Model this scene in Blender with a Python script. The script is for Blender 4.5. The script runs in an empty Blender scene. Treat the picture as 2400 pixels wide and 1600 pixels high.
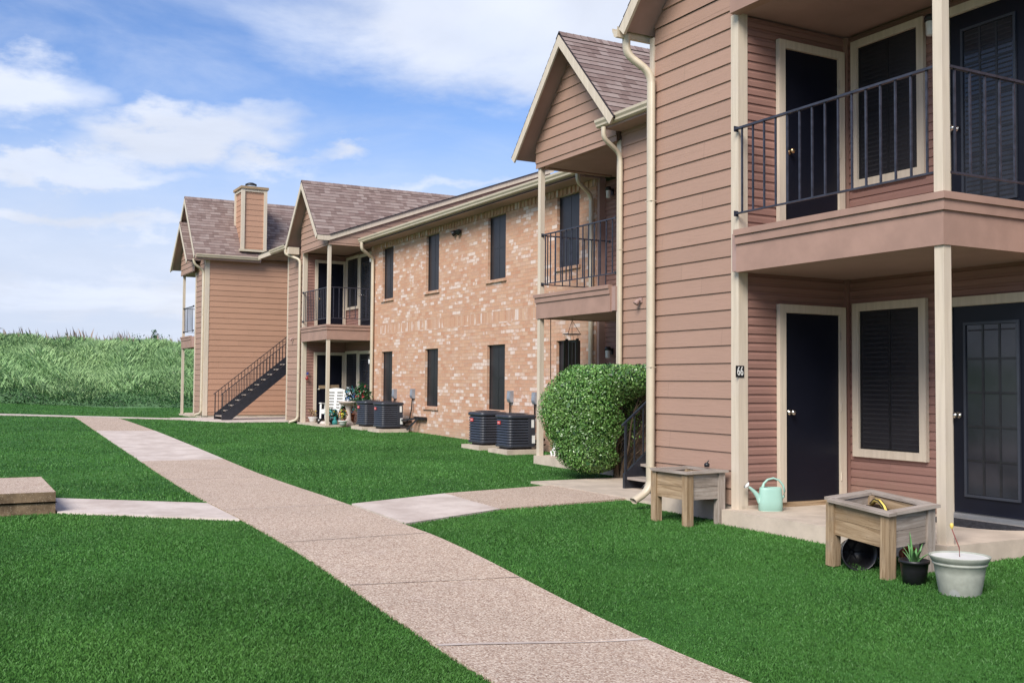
import bpy, math, random
import numpy as np
from mathutils import Vector, Matrix
random.seed(7); rng = np.random.default_rng(7)
D = bpy.data; SC = bpy.context.scene; COL = SC.collection
R = math.radians

# ------------------------------------------------------------ camera
yaw, pitch, roll = -0.50132109, 0.0404584, 0.00756528
f = Vector((math.cos(pitch)*math.cos(yaw), math.cos(pitch)*math.sin(yaw), math.sin(pitch)))
r0 = Vector((math.sin(yaw), -math.cos(yaw), 0)); u0 = r0.cross(f)
cr, sr = math.cos(roll), math.sin(roll)
rt = cr*r0+sr*u0; up = -sr*r0+cr*u0
cam = D.cameras.new('camera'); co = D.objects.new('camera', cam); COL.objects.link(co)
co.matrix_world = Matrix(((rt.x, up.x, -f.x, 0), (rt.y, up.y, -f.y, 0), (rt.z, up.z, -f.z, 1.29), (0, 0, 0, 1)))
cam.lens = 36.81; cam.sensor_width = 36; cam.clip_end = 3000; cam.clip_start = .05
SC.camera = co
SC.view_settings.view_transform = 'Standard'; SC.view_settings.look = 'None'
SC.view_settings.exposure = 0.65; SC.view_settings.gamma = 1.0
SC.view_settings.use_curve_mapping = False
try: SC.cycles.max_bounces = 8
except Exception: pass

# ------------------------------------------------------------ sun and sky
SUN_DIR = Vector((-.47, .62, .66)).normalized()       # towards the sun
sl = D.lights.new('sun', 'SUN'); sl.energy = 3.2; sl.angle = R(30); sl.color = (1, .95, .88)
so = D.objects.new('sun', sl); COL.objects.link(so)
so.rotation_euler = SUN_DIR.to_track_quat('Z', 'Y').to_euler()
W = D.worlds.new('World'); SC.world = W; W.use_nodes = True

class NT:
    """small helper to write node trees"""
    def __init__(s, tree): s.t = tree; s.n = tree.nodes; s.l = tree.links
    def link(s, a, b): s.l.new(a, b)
    def node(s, typ, **kw):
        n = s.n.new(typ)
        for k, v in kw.items(): setattr(n, k, v)
        return n
    def put(s, sock, v):
        if v is None: return
        if hasattr(v, 'links') or hasattr(v, 'is_linked'): s.l.new(v, sock)
        else: sock.default_value = v
    def m(s, op, a, b=None, c=None, clamp=False):
        n = s.n.new('ShaderNodeMath'); n.operation = op; n.use_clamp = clamp
        for i, v in enumerate((a, b, c)): s.put(n.inputs[i], v)
        return n.outputs[0]
    def ss(s, x, lo, hi):
        n = s.n.new('ShaderNodeMapRange'); n.interpolation_type = 'SMOOTHSTEP'
        s.put(n.inputs['Value'], x); n.inputs['From Min'].default_value = lo; n.inputs['From Max'].default_value = hi
        return n.outputs[0]
    def mix(s, fac, a, b, blend='MIX'):
        n = s.n.new('ShaderNodeMix'); n.data_type = 'RGBA'; n.blend_type = blend
        s.put(n.inputs[0], fac); s.put(n.inputs[6], a if not isinstance(a, tuple) else (*a[:3], 1)); s.put(n.inputs[7], b if not isinstance(b, tuple) else (*b[:3], 1))
        return n.outputs[2]
    def noise(s, vec, scale, detail=3, rough=.55, dim='3D', dist=0):
        n = s.n.new('ShaderNodeTexNoise'); n.noise_dimensions = dim
        if vec is not None: s.l.new(vec, n.inputs['Vector'])
        n.inputs['Scale'].default_value = scale; n.inputs['Detail'].default_value = detail; n.inputs['Roughness'].default_value = rough
        n.inputs['Distortion'].default_value = dist
        return n.outputs['Fac']
    def comb(s, x, y, z=0.0):
        n = s.n.new('ShaderNodeCombineXYZ'); s.put(n.inputs[0], x); s.put(n.inputs[1], y); s.put(n.inputs[2], z); return n.outputs[0]
    def sep(s, v):
        n = s.n.new('ShaderNodeSeparateXYZ'); s.l.new(v, n.inputs[0]); return n.outputs
    def wn(s, v):
        n = s.n.new('ShaderNodeTexWhiteNoise'); n.noise_dimensions = '3D'; s.l.new(v, n.inputs['Vector']); return n.outputs['Value']
    def ramp(s, fac, stops, interp='LINEAR'):
        n = s.n.new('ShaderNodeValToRGB'); s.put(n.inputs[0], fac); cr_ = n.color_ramp; cr_.interpolation = interp
        while len(cr_.elements) < len(stops): cr_.elements.new(.5)
        for e, (p, c) in zip(cr_.elements, stops): e.position = p; e.color = (*c[:3], 1)
        return n.outputs[0]

def lin(r, g, b):
    return tuple((c/255/12.92 if c/255 <= .04045 else ((c/255+.055)/1.055)**2.4) for c in (r, g, b))

def build_world():
    t = NT(W.node_tree); t.n.clear()
    sky = t.node('ShaderNodeTexSky', sky_type='NISHITA'); sky.sun_disc = False
    sky.sun_elevation = math.asin(SUN_DIR.z); sky.sun_rotation = math.atan2(SUN_DIR.x, SUN_DIR.y)
    sky.air_density = 1.0; sky.dust_density = .6; sky.ozone_density = 3.0
    tc = t.node('ShaderNodeTexCoord'); x, y, z = t.sep(tc.outputs['Generated'])
    az = t.m('MULTIPLY', t.m('ARCTAN2', y, x), 57.2958)           # degrees, 0 along +x, negative to the right
    el = t.m('MULTIPLY', t.m('ARCSINE', z), 57.2958)
    # cloud coordinates: a layer seen in perspective
    zz = t.m('ADD', t.m('MAXIMUM', z, 0.0), .12)
    P = t.comb(t.m('DIVIDE', x, zz), t.m('DIVIDE', y, zz))
    Q = t.comb(t.m('MULTIPLY', az, .045), t.m('MULTIPLY', el, .13))
    n1 = t.noise(Q, 1.5, 9, .58, dist=.5)
    n2 = t.noise(P, 1.3, 7, .6, dist=.3)
    nn = t.m('ADD', t.m('MULTIPLY', n1, .7), t.m('MULTIPLY', n2, .3))
    wa = t.m('MULTIPLY', t.m('SUBTRACT', t.noise(Q, 1.1, 5, .55), .5), 17.0)
    we = t.m('MULTIPLY', t.m('SUBTRACT', t.noise(t.comb(t.m('ADD', t.m('MULTIPLY', az, .09), 7.0), t.m('MULTIPLY', el, .20)), 1.6, 6, .6), .5), 6.0)
    az_, el_ = az, el; az = t.m('ADD', az, wa); el = t.m('ADD', el, we)
    def blob(a0, e0, ra, re, rot=0):
        c, s_ = math.cos(R(rot)), math.sin(R(rot))
        da = t.m('SUBTRACT', az, a0); de = t.m('SUBTRACT', el, e0)
        p = t.m('ADD', t.m('MULTIPLY', da, c/ra), t.m('MULTIPLY', de, s_/ra))
        q = t.m('ADD', t.m('MULTIPLY', da, -s_/re), t.m('MULTIPLY', de, c/re))
        rr = t.m('SQRT', t.m('ADD', t.m('MULTIPLY', p, p), t.m('MULTIPLY', q, q)))
        return t.m('SUBTRACT', 1.0, rr)
    S = None
    for b in CLOUDS:
        v = blob(*b[:5]); v = t.m('MULTIPLY', t.m('MAXIMUM', v, -1.0), b[5])
        S = v if S is None else t.m('MAXIMUM', S, v)
    az, el = az_, el_
    dens = t.m('ADD', S, t.m('MULTIPLY', t.m('SUBTRACT', nn, .5), 1.9))
    mask = t.ss(dens, -.20, .62)
    wisp = t.m('MULTIPLY', t.ss(t.m('ADD', nn, t.m('MULTIPLY', t.ss(el, 16, 4), .12)), .44, .72), .42)
    mask = t.m('MAXIMUM', mask, wisp)
    # air near the horizon
    hz = t.ss(el, 16, 4.5)
    blue = t.mix(1.0, sky.outputs[0], (1.0, 1.13, 1.42), 'MULTIPLY')
    bl = t.mix(t.m('MULTIPLY', hz, .93), blue, (5.6, 6.25, 7.7))
    shade = t.m('ADD', .90, t.m('MULTIPLY', t.ss(n2, .3, .7), .18))
    cc = t.mix(t.ss(t.noise(Q, .8, 3), .35, .6), (6.2, 6.8, 8.1), (7.3, 7.65, 8.5))
    cc = t.mix(1.0, cc, t.comb(shade, shade, shade), 'MULTIPLY')
    col = t.mix(t.m('MULTIPLY', mask, .90), bl, cc)
    bg = t.node('ShaderNodeBackground'); t.link(col, bg.inputs[0]); bg.inputs[1].default_value = 0.077
    out = t.node('ShaderNodeOutputWorld'); t.link(bg.outputs[0], out.inputs[0])
# azimuth, elevation, half width, half height, rotation, weight (degrees)
CLOUDS = [(-35.6, 21.5, 22, 6.6, -4, 1.6), (-3.5, 14.0, 4.6, 1.9, 0, .9), (-11.1, 12.6, 6.4, 1.7, -9, 1.1), (-5.5, 10.7, 8.5, 1.05, 0, 1.0), (-16.6, 11.9, 3.4, .8, -5, .55),
          (-20.2, 12.6, 1.7, .6, 0, .5), (-7, 7.6, 12, .7, 0, .7), (-9, 4.6, 16, 1.5, 0, .9), (-27, 10.5, 9, .5, 0, .35), (60, 30, 40, 14, 0, 1.0), (140, 35, 60, 18, 0, 1.1), (-120, 30, 40, 16, 0, 1.1), (-170, 60, 60, 20, 0, 1.0)]
build_world()

# ------------------------------------------------------------ materials
def mat(name, build):
    m = D.materials.new(name); m.use_nodes = True
    t = NT(m.node_tree); b = t.n['Principled BSDF']; build(t, b); return m
def bump(t, b, h, strength=.3, dist=.01):
    n = t.node('ShaderNodeBump'); n.inputs['Strength'].default_value = strength; n.inputs['Distance'].default_value = dist
    t.put(n.inputs['Height'], h); t.link(n.outputs[0], b.inputs['Normal'])
def uvm(t): return t.node('ShaderNodeUVMap').outputs[0]
def obc(t): return t.node('ShaderNodeTexCoord').outputs['Object']
def setc(t, b, c): t.put(b.inputs['Base Color'], (*c, 1) if isinstance(c, tuple) else c)

def plain(name, c, rough=.6, metal=0, var=.12, scale=6, spec=.4, bmp=0):
    def bd(t, b):
        n = t.noise(obc(t), scale, 5, .6)
        setc(t, b, t.mix(t.ss(n, .3, .7), tuple(v*(1-var) for v in c), tuple(min(1, v*(1+var)) for v in c)))
        b.inputs['Roughness'].default_value = rough; b.inputs['Metallic'].default_value = metal
        b.inputs['Specular IOR Level'].default_value = spec
        if bmp: bump(t, b, t.noise(obc(t), scale*12, 4), .4, bmp)
    return mat(name, bd)

def siding_mat(name, c, expo):
    def bd(t, b):
        uv = uvm(t); u, v, _ = t.sep(uv)
        row = t.m('FLOOR', t.m('DIVIDE', v, expo))
        off = t.wn(t.comb(row, 3.0))
        brd = t.wn(t.comb(row, t.m('FLOOR', t.m('ADD', t.m('DIVIDE', u, 3.6), off)), 1.0))
        gv = t.comb(t.m('MULTIPLY', u, 2.2), t.m('MULTIPLY', v, 26), t.m('MULTIPLY', row, 7.3))
        g = t.noise(gv, 1.0, 5, .6, dist=1.6)
        blot = t.noise(obc(t), 1.1, 5, .6)
        k = t.m('ADD', t.m('ADD', .90, t.m('MULTIPLY', brd, .09)), t.m('MULTIPLY', blot, .14))
        kk = t.comb(k, k, k)
        col = t.mix(1.0, c, kk, 'MULTIPLY')
        col = t.mix(t.m('MULTIPLY', t.ss(g, .50, .75), .22), col, tuple(x*.70 for x in c))
        fj = t.m('FRACT', t.m('ADD', t.m('DIVIDE', u, 3.6), off))
        col = t.mix(t.m('MULTIPLY', t.ss(fj, .0016, .0006), .55), col, (.12, .08, .06))
        _, _, oz = t.sep(obc(t))
        dirt = t.m('MULTIPLY', t.ss(t.m('ADD', oz, t.m('MULTIPLY', t.noise(obc(t), 3.5, 5, .65), .5)), .62, .22), .35)
        col = t.mix(dirt, col, (.25, .185, .13))
        stain = t.noise(t.comb(t.m('MULTIPLY', u, 1.6), t.m('MULTIPLY', v, .22)), 1.0, 5, .6)
        col = t.mix(t.m('MULTIPLY', t.ss(stain, .55, .75), .16), col, tuple(x*.62 for x in c))
        setc(t, b, col); b.inputs['Roughness'].default_value = .62; b.inputs['Specular IOR Level'].default_value = .3
        bump(t, b, g, .6, .006)
    return mat(name, bd)
PINK = (.345, .218, .164)
M_siding = siding_mat('lap_siding_paint', PINK, .192)
M_siding_warmlit = siding_mat('siding_paint_warm_light', (.42, .240, .160), .2)  # same siding paint, with the warm light on side wall and chimney tinted in
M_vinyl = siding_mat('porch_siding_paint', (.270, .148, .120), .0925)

def wood(name, c1, c2, sc=1.0, rough=.8):
    def bd(t, b):
        uv = uvm(t); u, v, _ = t.sep(uv)
        w = t.noise(t.comb(t.m('MULTIPLY', u, 2.0*sc), t.m('MULTIPLY', v, 26*sc), t.m('MULTIPLY', t.m('FLOOR', t.m('MULTIPLY', v, 5.0)), 3.1)), 1, 5, .62, dist=1.2)
        kn = t.node('ShaderNodeTexVoronoi'); t.link(t.comb(t.m('MULTIPLY', u, 4.0), t.m('MULTIPLY', v, 7.0)), kn.inputs['Vector'])
        big = t.noise(obc(t), 5, 4, .6)
        col = t.mix(t.ss(w, .3, .72), c1, c2)
        col = t.mix(t.m('MULTIPLY', t.ss(big, .46, .74), .4), col, (.20, .165, .135))
        col = t.mix(t.ss(kn.outputs['Distance'], .10, .04), col, tuple(x*.35 for x in c1))
        setc(t, b, col); b.inputs['Roughness'].default_value = rough; b.inputs['Specular IOR Level'].default_value = .2
        bump(t, b, w, .5, .004)
    return mat(name, bd)
M_wood = wood('weathered_timber', (.22, .145, .080), (.44, .32, .205))
M_woodgrey = wood('grey_weathered_timber', (.235, .19, .155), (.42, .36, .315))

def cream_bd(t, b):
    uv = obc(t); x, y, z = t.sep(uv)
    st = t.noise(t.comb(t.m('MULTIPLY', x, 22), t.m('MULTIPLY', y, 22), t.m('MULTIPLY', z, 1.4)), 1, 5, .6)
    n = t.noise(uv, 2.2, 5, .6)
    sp = t.noise(t.comb(t.m('MULTIPLY', x, 30), t.m('MULTIPLY', y, 30), t.m('MULTIPLY', z, 9)), 1, 3, .7)
    c = t.mix(t.ss(st, .3, .7), (.52, .44, .34), (.62, .53, .415))
    c = t.mix(t.m('MULTIPLY', t.ss(n, .35, .75), .5), c, (.56, .475, .40))
    c = t.mix(t.m('MULTIPLY', t.ss(sp, .74, .80), .6), c, (.2, .15, .12))
    setc(t, b, c); b.inputs['Roughness'].default_value = .55; b.inputs['Specular IOR Level'].default_value = .35
    bump(t, b, st, .3, .003)
M_cream = mat('cream_trim_paint', cream_bd)
M_metalcream = plain('cream_metal_paint', (.54, .46, .345), .38, 0, .06, 3, .5)
M_brown = plain('brown_trim_paint', (.335, .210, .165), .6, 0, .10, 2.5, .3, .002)
M_dkbrown = plain('brown_soffit_paint', (.36, .245, .215), .7, 0, .08, 1.5, .25)
M_door = plain('navy_door_paint', (.0065, .0075, .014), .35, 0, .1, 2, .22)
M_iron = plain('black_iron', (.018, .019, .026), .42, .0, .25, 9, .6)
M_rail = plain('rail_iron', (.028, .030, .045), .42, .0, .35, 14, .55)
M_white = plain('white_plastic', (.72, .71, .68), .45, 0, .06, 4)
M_greymetal = plain('grey_box_metal', (.30, .32, .36), .4, .3, .1, 9)
M_chrome = plain('brushed_nickel', (.62, .58, .52), .25, 1.0, .05, 9)
M_brass = plain('aged_brass', (.52, .36, .20), .3, 1.0, .08, 9)
M_alu = plain('aluminium_threshold', (.60, .60, .61), .35, .9, .06, 9)
M_black = plain('black_plastic', (.012, .012, .014), .38, 0, .3, 9, .5)
M_soil = plain('potting_soil', (.030, .020, .014), .95, 0, .6, 22, .1, .02)
M_red = plain('red_badge', (.62, .07, .07), .4, 0, .05, 5)
M_ac = plain('ac_housing_paint', (.030, .034, .046), .42, 0, .15, 3, .5)
M_acd = plain('ac_coil_dark', (.010, .011, .014), .7, 0, .2, 9)  # near-black coil behind the louvres, also used for the pot ribs
M_mint = plain('mint_plastic', (.31, .50, .42), .45, 0, .04, 3)
M_terra = plain('terracotta', (.42, .13, .06), .7, 0, .15, 9)
M_conc = plain('slab_concrete', (.50, .415, .335), .85, 0, .13, 3.4, .2, .003)
M_foam = plain('speckled_resin', (.345, .355, .30), .6, 0, .10, 16, .4)
M_yellow = plain('yellow_rubber', (.75, .55, .13), .5, 0, .1, 9)
M_bark = plain('bark', (.105, .078, .055), .9, 0, .3, 14, .1, .01)
M_mat = plain('door_mat_rubber', (.030, .030, .036), .9, 0, .7, 40, .2, .01)
M_lampglass = plain('frosted_lamp_glass', (.66, .66, .66), .2, 0, .05, 9)
M_blue = plain('blue_glass', (.04, .08, .34), .2, 0, .1, 9)
M_redglass = plain('red_glass', (.28, .03, .03), .2, 0, .1, 9)
M_void = plain('dark_interior', (.006, .006, .007), .9, 0, 0, 1, .1)

def screen_bd(t, b):          # woven solar screen stretched over the window
    n = t.noise(obc(t), 1.6, 3, .5); f_ = t.noise(obc(t), 220, 2, .5)
    setc(t, b, t.mix(t.ss(n, .35, .65), (.014, .0135, .017), (.022, .021, .025)))
    b.inputs['Roughness'].default_value = .34; b.inputs['Specular IOR Level'].default_value = .35
    bump(t, b, f_, .15, .001)
M_screen = mat('solar_screen', screen_bd)
def glassd_bd(t, b):
    n = t.noise(obc(t), 2.5, 3, .5)
    setc(t, b, t.mix(t.ss(n, .35, .65), (.022, .023, .029), (.032, .033, .041)))
    b.inputs['Roughness'].default_value = .09; b.inputs['Specular IOR Level'].default_value = .45
M_glass = mat('dark_window_glass', glassd_bd)
M_blind = plain('window_blind', (.0200, .0195, .0235), .6, 0, .1, 4)

def brick_bd(vert=False):
    def bd(t, b):
        uv = uvm(t); u, v, _ = t.sep(uv)
        if vert: u, v = v, u
        H, L = .0813, .225
        vd = t.m('DIVIDE', v, H); row = t.m('FLOOR', vd); fv = t.m('FRACT', vd)
        half = t.m('MULTIPLY', t.m('MODULO', row, 2.0), .5)
        if vert: half = 0.0
        ud = t.m('ADD', t.m('DIVIDE', u, L), half); col_ = t.m('FLOOR', ud); fu = t.m('FRACT', ud)
        cell = t.comb(row, col_, 5.0)
        r1 = t.wn(cell); r2 = t.wn(t.comb(row, col_, 17.0)); r3 = t.wn(t.comb(row, col_, 31.0))
        base = t.ramp(r1, [(0, (.47, .240, .150)), (.22, (.51, .285, .185)), (.45, (.53, .315, .205)), (.66, (.47, .265, .180)), (.85, (.55, .355, .245)), (1, (.51, .32, .235))])
        big = t.noise(t.comb(u, v), 1.3, 3, .6)
        fine = t.noise(t.comb(u, v), 16, 5, .65); blotch = t.noise(t.comb(u, t.m('MULTIPLY', v, 1.2), r3), 6.5, 2, .5)
        wsel = t.m('ADD', t.m('MULTIPLY', r2, .56), t.m('MULTIPLY', big, .70))
        wm = t.m('MULTIPLY', t.ss(wsel, .745, .86), t.ss(t.m('ADD', blotch, t.m('MULTIPLY', r3, .26)), .44, .66))
        c = t.mix(t.m('MULTIPLY', wm, .74), base, (.70, .61, .56))
        haze = t.m('MULTIPLY', t.ss(fine, .42, .74), .30)
        c = t.mix(haze, c, (.60, .42, .33))
        dark = t.noise(t.comb(u, v), 38, 3, .6)
        c = t.mix(t.m('MULTIPLY', t.ss(dark, .62, .80), .3), c, (.28, .14, .09))
        eu = t.m('MULTIPLY', t.m('SUBTRACT', .5, t.m('ABSOLUTE', t.m('SUBTRACT', fu, .5))), L)
        ev = t.m('MULTIPLY', t.m('SUBTRACT', .5, t.m('ABSOLUTE', t.m('SUBTRACT', fv, .5))), H)
        ed = t.m('MINIMUM', eu, ev)
        mort = t.ss(t.m('ADD', ed, t.m('MULTIPLY', fine, .002)), .0078, .0045)
        c = t.mix(mort, c, t.mix(fine, (.38, .235, .155), (.50, .34, .245)))
        if not vert:
            _, _, oz = t.sep(obc(t))
            st = t.noise(t.comb(t.m('MULTIPLY', u, 1.1), t.m('MULTIPLY', v, .5)), 1, 4, .6)
            base_dirt = t.m('MULTIPLY', t.ss(t.m('ADD', v, t.m('MULTIPLY', st, .6)), .62, .18), .45)
            c = t.mix(base_dirt, c, (.40, .32, .24))
        setc(t, b, c); b.inputs['Roughness'].default_value = .85; b.inputs['Specular IOR Level'].default_value = .2
        hgt = t.m('SUBTRACT', t.m('MULTIPLY', fine, .35), mort)
        bump(t, b, hgt, .6, .006)
    return bd
M_brick = mat('whitewashed_orange_brick', brick_bd())
M_brickv = mat('soldier_course_brick', brick_bd(True))

def shingle_bd(t, b):
    uv = uvm(t); u, v, _ = t.sep(uv)
    row = t.m('FLOOR', t.m('DIVIDE', v, .14))
    o = t.m('MULTIPLY', t.wn(t.comb(row, 2.0)), 5.0)
    wv = t.m('ADD', t.m('DIVIDE', u, .185), o)
    wob = t.wn(t.comb(row, t.m('FLOOR', t.m('MULTIPLY', wv, .5)), 9.0))
    cell = t.m('FLOOR', t.m('ADD', wv, t.m('MULTIPLY', wob, .45)))
    r = t.wn(t.comb(row, cell, 4.0)); r2 = t.wn(t.comb(row, cell, 8.0))
    g = t.noise(t.comb(u, v), 90, 4, .7); g2 = t.noise(t.comb(u, v), .55, 4, .6)
    c = t.ramp(r, [(0, (.150, .100, .086)), (.25, (.19, .130, .114)), (.5, (.225, .162, .142)), (.72, (.262, .198, .176)), (.9, (.30, .235, .21)), (1, (.19, .120, .105))])
    c = t.mix(t.m('MULTIPLY', t.ss(g, .35, .7), .35), c, (.30, .24, .225))
    c = t.mix(t.m('MULTIPLY', t.ss(g2, .4, .7), .25), c, (.19, .14, .14))
    setc(t, b, c); b.inputs['Roughness'].default_value = .9; b.inputs['Specular IOR Level'].default_value = .15
    bump(t, b, t.m('ADD', t.m('MULTIPLY', r2, .8), g), .5, .006)
M_shingle = mat('laminated_asphalt_shingles', shingle_bd)
M_shedge = plain('shingle_edge', (.035, .032, .040), .8, 0, .2, 9, .2)  # near-black: the shadow line between shingle rows is painted onto course edges

def agg_bd(t, b):
    oc = obc(t); x, y, z = t.sep(oc)
    v = t.node('ShaderNodeTexVoronoi'); t.link(oc, v.inputs['Vector']); v.inputs['Scale'].default_value = 95
    v2 = t.node('ShaderNodeTexVoronoi'); t.link(oc, v2.inputs['Vector']); v2.inputs['Scale'].default_value = 48
    peb = t.ramp(t.sep(v.outputs['Color'])[0], [(0, (.20, .115, .085)), (.3, (.38, .255, .20)), (.55, (.54, .41, .34)), (.8, (.74, .62, .54)), (1, (.30, .20, .155))])
    peb2 = t.ramp(t.sep(v2.outputs['Color'])[1], [(0, (.26, .17, .13)), (.5, (.50, .38, .31)), (1, (.80, .70, .61))])
    c = t.mix(t.ss(v2.outputs['Distance'], .42, .25), peb, peb2)
    c = t.mix(t.m('MULTIPLY', t.ss(v.outputs['Distance'], .45, .62), .5), c, (.42, .32, .28))
    big = t.noise(oc, .9, 5, .6); med = t.noise(oc, 5, 5, .65)
    k = t.m('ADD', .80, t.m('ADD', t.m('MULTIPLY', big, .26), t.m('MULTIPLY', med, .14)))
    c = t.mix(1.0, c, t.comb(k, t.m('MULTIPLY', k, 1.01), t.m('MULTIPLY', k, .94)), 'MULTIPLY')
    c = t.mix(t.m('MULTIPLY', t.ss(t.noise(oc, .8, 6, .7, dist=1), .60, .72), .22), c, (.27, .20, .17))
    c = t.mix(t.m('MULTIPLY', t.ss(t.noise(oc, 1.7, 6, .7), .55, .78), .35), c, (.62, .50, .45))
    setc(t, b, c); b.inputs['Roughness'].default_value = .85; b.inputs['Specular IOR Level'].default_value = .25
    bump(t, b, t.m('SUBTRACT', 1.0, v.outputs['Distance']), .5, .004)
M_agg = mat('exposed_aggregate', agg_bd)
def paleconc_bd(t, b):
    oc = obc(t); n = t.noise(oc, 2.0, 6, .68); n2 = t.noise(oc, 40, 3, .6)
    c = t.mix(t.ss(n, .3, .7), (.47, .385, .335), (.64, .55, .49))
    c = t.mix(t.m('MULTIPLY', t.ss(n2, .5, .8), .3), c, (.36, .30, .26))
    setc(t, b, c); b.inputs['Roughness'].default_value = .85; b.inputs['Specular IOR Level'].default_value = .2
    bump(t, b, n2, .25, .003)
M_pale = mat('pale_concrete', paleconc_bd)
def oldagg_bd(t, b):
    oc = obc(t); v = t.node('ShaderNodeTexVoronoi'); t.link(oc, v.inputs['Vector']); v.inputs['Scale'].default_value = 60
    n = t.noise(oc, 7, 5, .65); _, _, z = t.sep(oc)
    c = t.mix(t.ss(n, .3, .7), (.10, .065, .035), (.24, .165, .095))
    c = t.mix(t.ss(v.outputs['Distance'], .22, .10), c, (.55, .45, .33))
    setc(t, b, c); b.inputs['Roughness'].default_value = .9; bump(t, b, n, .6, .01)
M_oldagg = mat('stained_aggregate_face', oldagg_bd)

def attr(t, n): a = t.node('ShaderNodeAttribute'); a.attribute_name = n; return a.outputs['Fac']
def blade_mat(name, dark, mid, light, dry=None, rough=.5, spec=.25, patch=.45, trans=0):
    def bd(t, b):
        r = attr(t, 'rnd'); h = attr(t, 'tip')
        c = t.ramp(r, [(0, dark), (.5, mid), (1, light)])
        k = t.noise(obc(t), patch, 4, .6)
        k2 = t.noise(obc(t), patch*5, 4, .6)
        k0 = t.ss(t.noise(obc(t), patch*.7, 4, .6), .32, .68)
        kk = t.m('ADD', t.m('ADD', t.m('ADD', .36, t.m('MULTIPLY', k0, .36)), t.m('MULTIPLY', k, .60)), t.m('MULTIPLY', k2, .32))
        c = t.mix(1.0, c, t.comb(kk, kk, kk), 'MULTIPLY')
        c = t.mix(t.m('MULTIPLY', t.ss(t.noise(obc(t), patch*.55, 4, .65), .52, .70), .28), c, tuple(min(1, x*1.35) for x in (light[0]*1.15, light[1], light[2])))
        if dry: c = t.mix(t.m('MULTIPLY', t.ss(r, .90, 1.0), .7), c, dry)
        setc(t, b, c); b.inputs['Roughness'].default_value = rough; b.inputs['Specular IOR Level'].default_value = spec
    return mat(name, bd)
M_grass = blade_mat('lawn_blades', (.042, .124, .024), (.056, .157, .030), (.076, .195, .040), (.19, .25, .08))
M_hillgrass = blade_mat('meadow_blades', (.16, .295, .11), (.235, .39, .165), (.35, .50, .25), (.42, .44, .27), patch=.10)
M_weed = blade_mat('weed_leaves', (.006, .028, .005), (.016, .060, .012), (.045, .12, .028), patch=.25)
M_stalk = blade_mat('seed_stalks', (.16, .12, .10), (.25, .19, .15), (.34, .25, .22), patch=.2)
M_leaf = blade_mat('privet_leaves', (.036, .105, .018), (.100, .235, .045), (.22, .39, .11), (.38, .52, .23), .32, .5, 1.5)
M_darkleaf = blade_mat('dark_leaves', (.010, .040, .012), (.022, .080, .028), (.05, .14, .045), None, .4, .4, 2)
def lawn_bd(t, b):
    oc = obc(t); n = t.noise(oc, .5, 5, .62); n2 = t.noise(oc, 9, 5, .7); n3 = t.noise(oc, 60, 3, .7)
    c = t.mix(t.ss(n, .3, .7), (.026, .084, .017), (.056, .155, .032))
    c = t.mix(t.m('MULTIPLY', t.ss(n2, .4, .75), .5), c, (.060, .19, .045))
    c = t.mix(t.m('MULTIPLY', t.ss(n3, .5, .8), .3), c, (.03, .075, .018))
    setc(t, b, c); b.inputs['Roughness'].default_value = .9; b.inputs['Specular IOR Level'].default_value = .1
    bump(t, b, n3, .8, .02)
M_lawn = mat('lawn_soil_and_thatch', lawn_bd)
def hill_bd(t, b):
    oc = obc(t); n = t.noise(oc, .12, 5, .6); n2 = t.noise(oc, 2.5, 5, .7)
    c = t.mix(n, (.07, .16, .06), (.14, .26, .11))
    c = t.mix(t.m('MULTIPLY', t.ss(n2, .4, .75), .6), c, (.21, .34, .17))
    setc(t, b, c); b.inputs['Roughness'].default_value = .95; b.inputs['Specular IOR Level'].default_value = .1
    bump(t, b, n2, 1, .1)
M_hill = mat('hill_ground', hill_bd)

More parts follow.
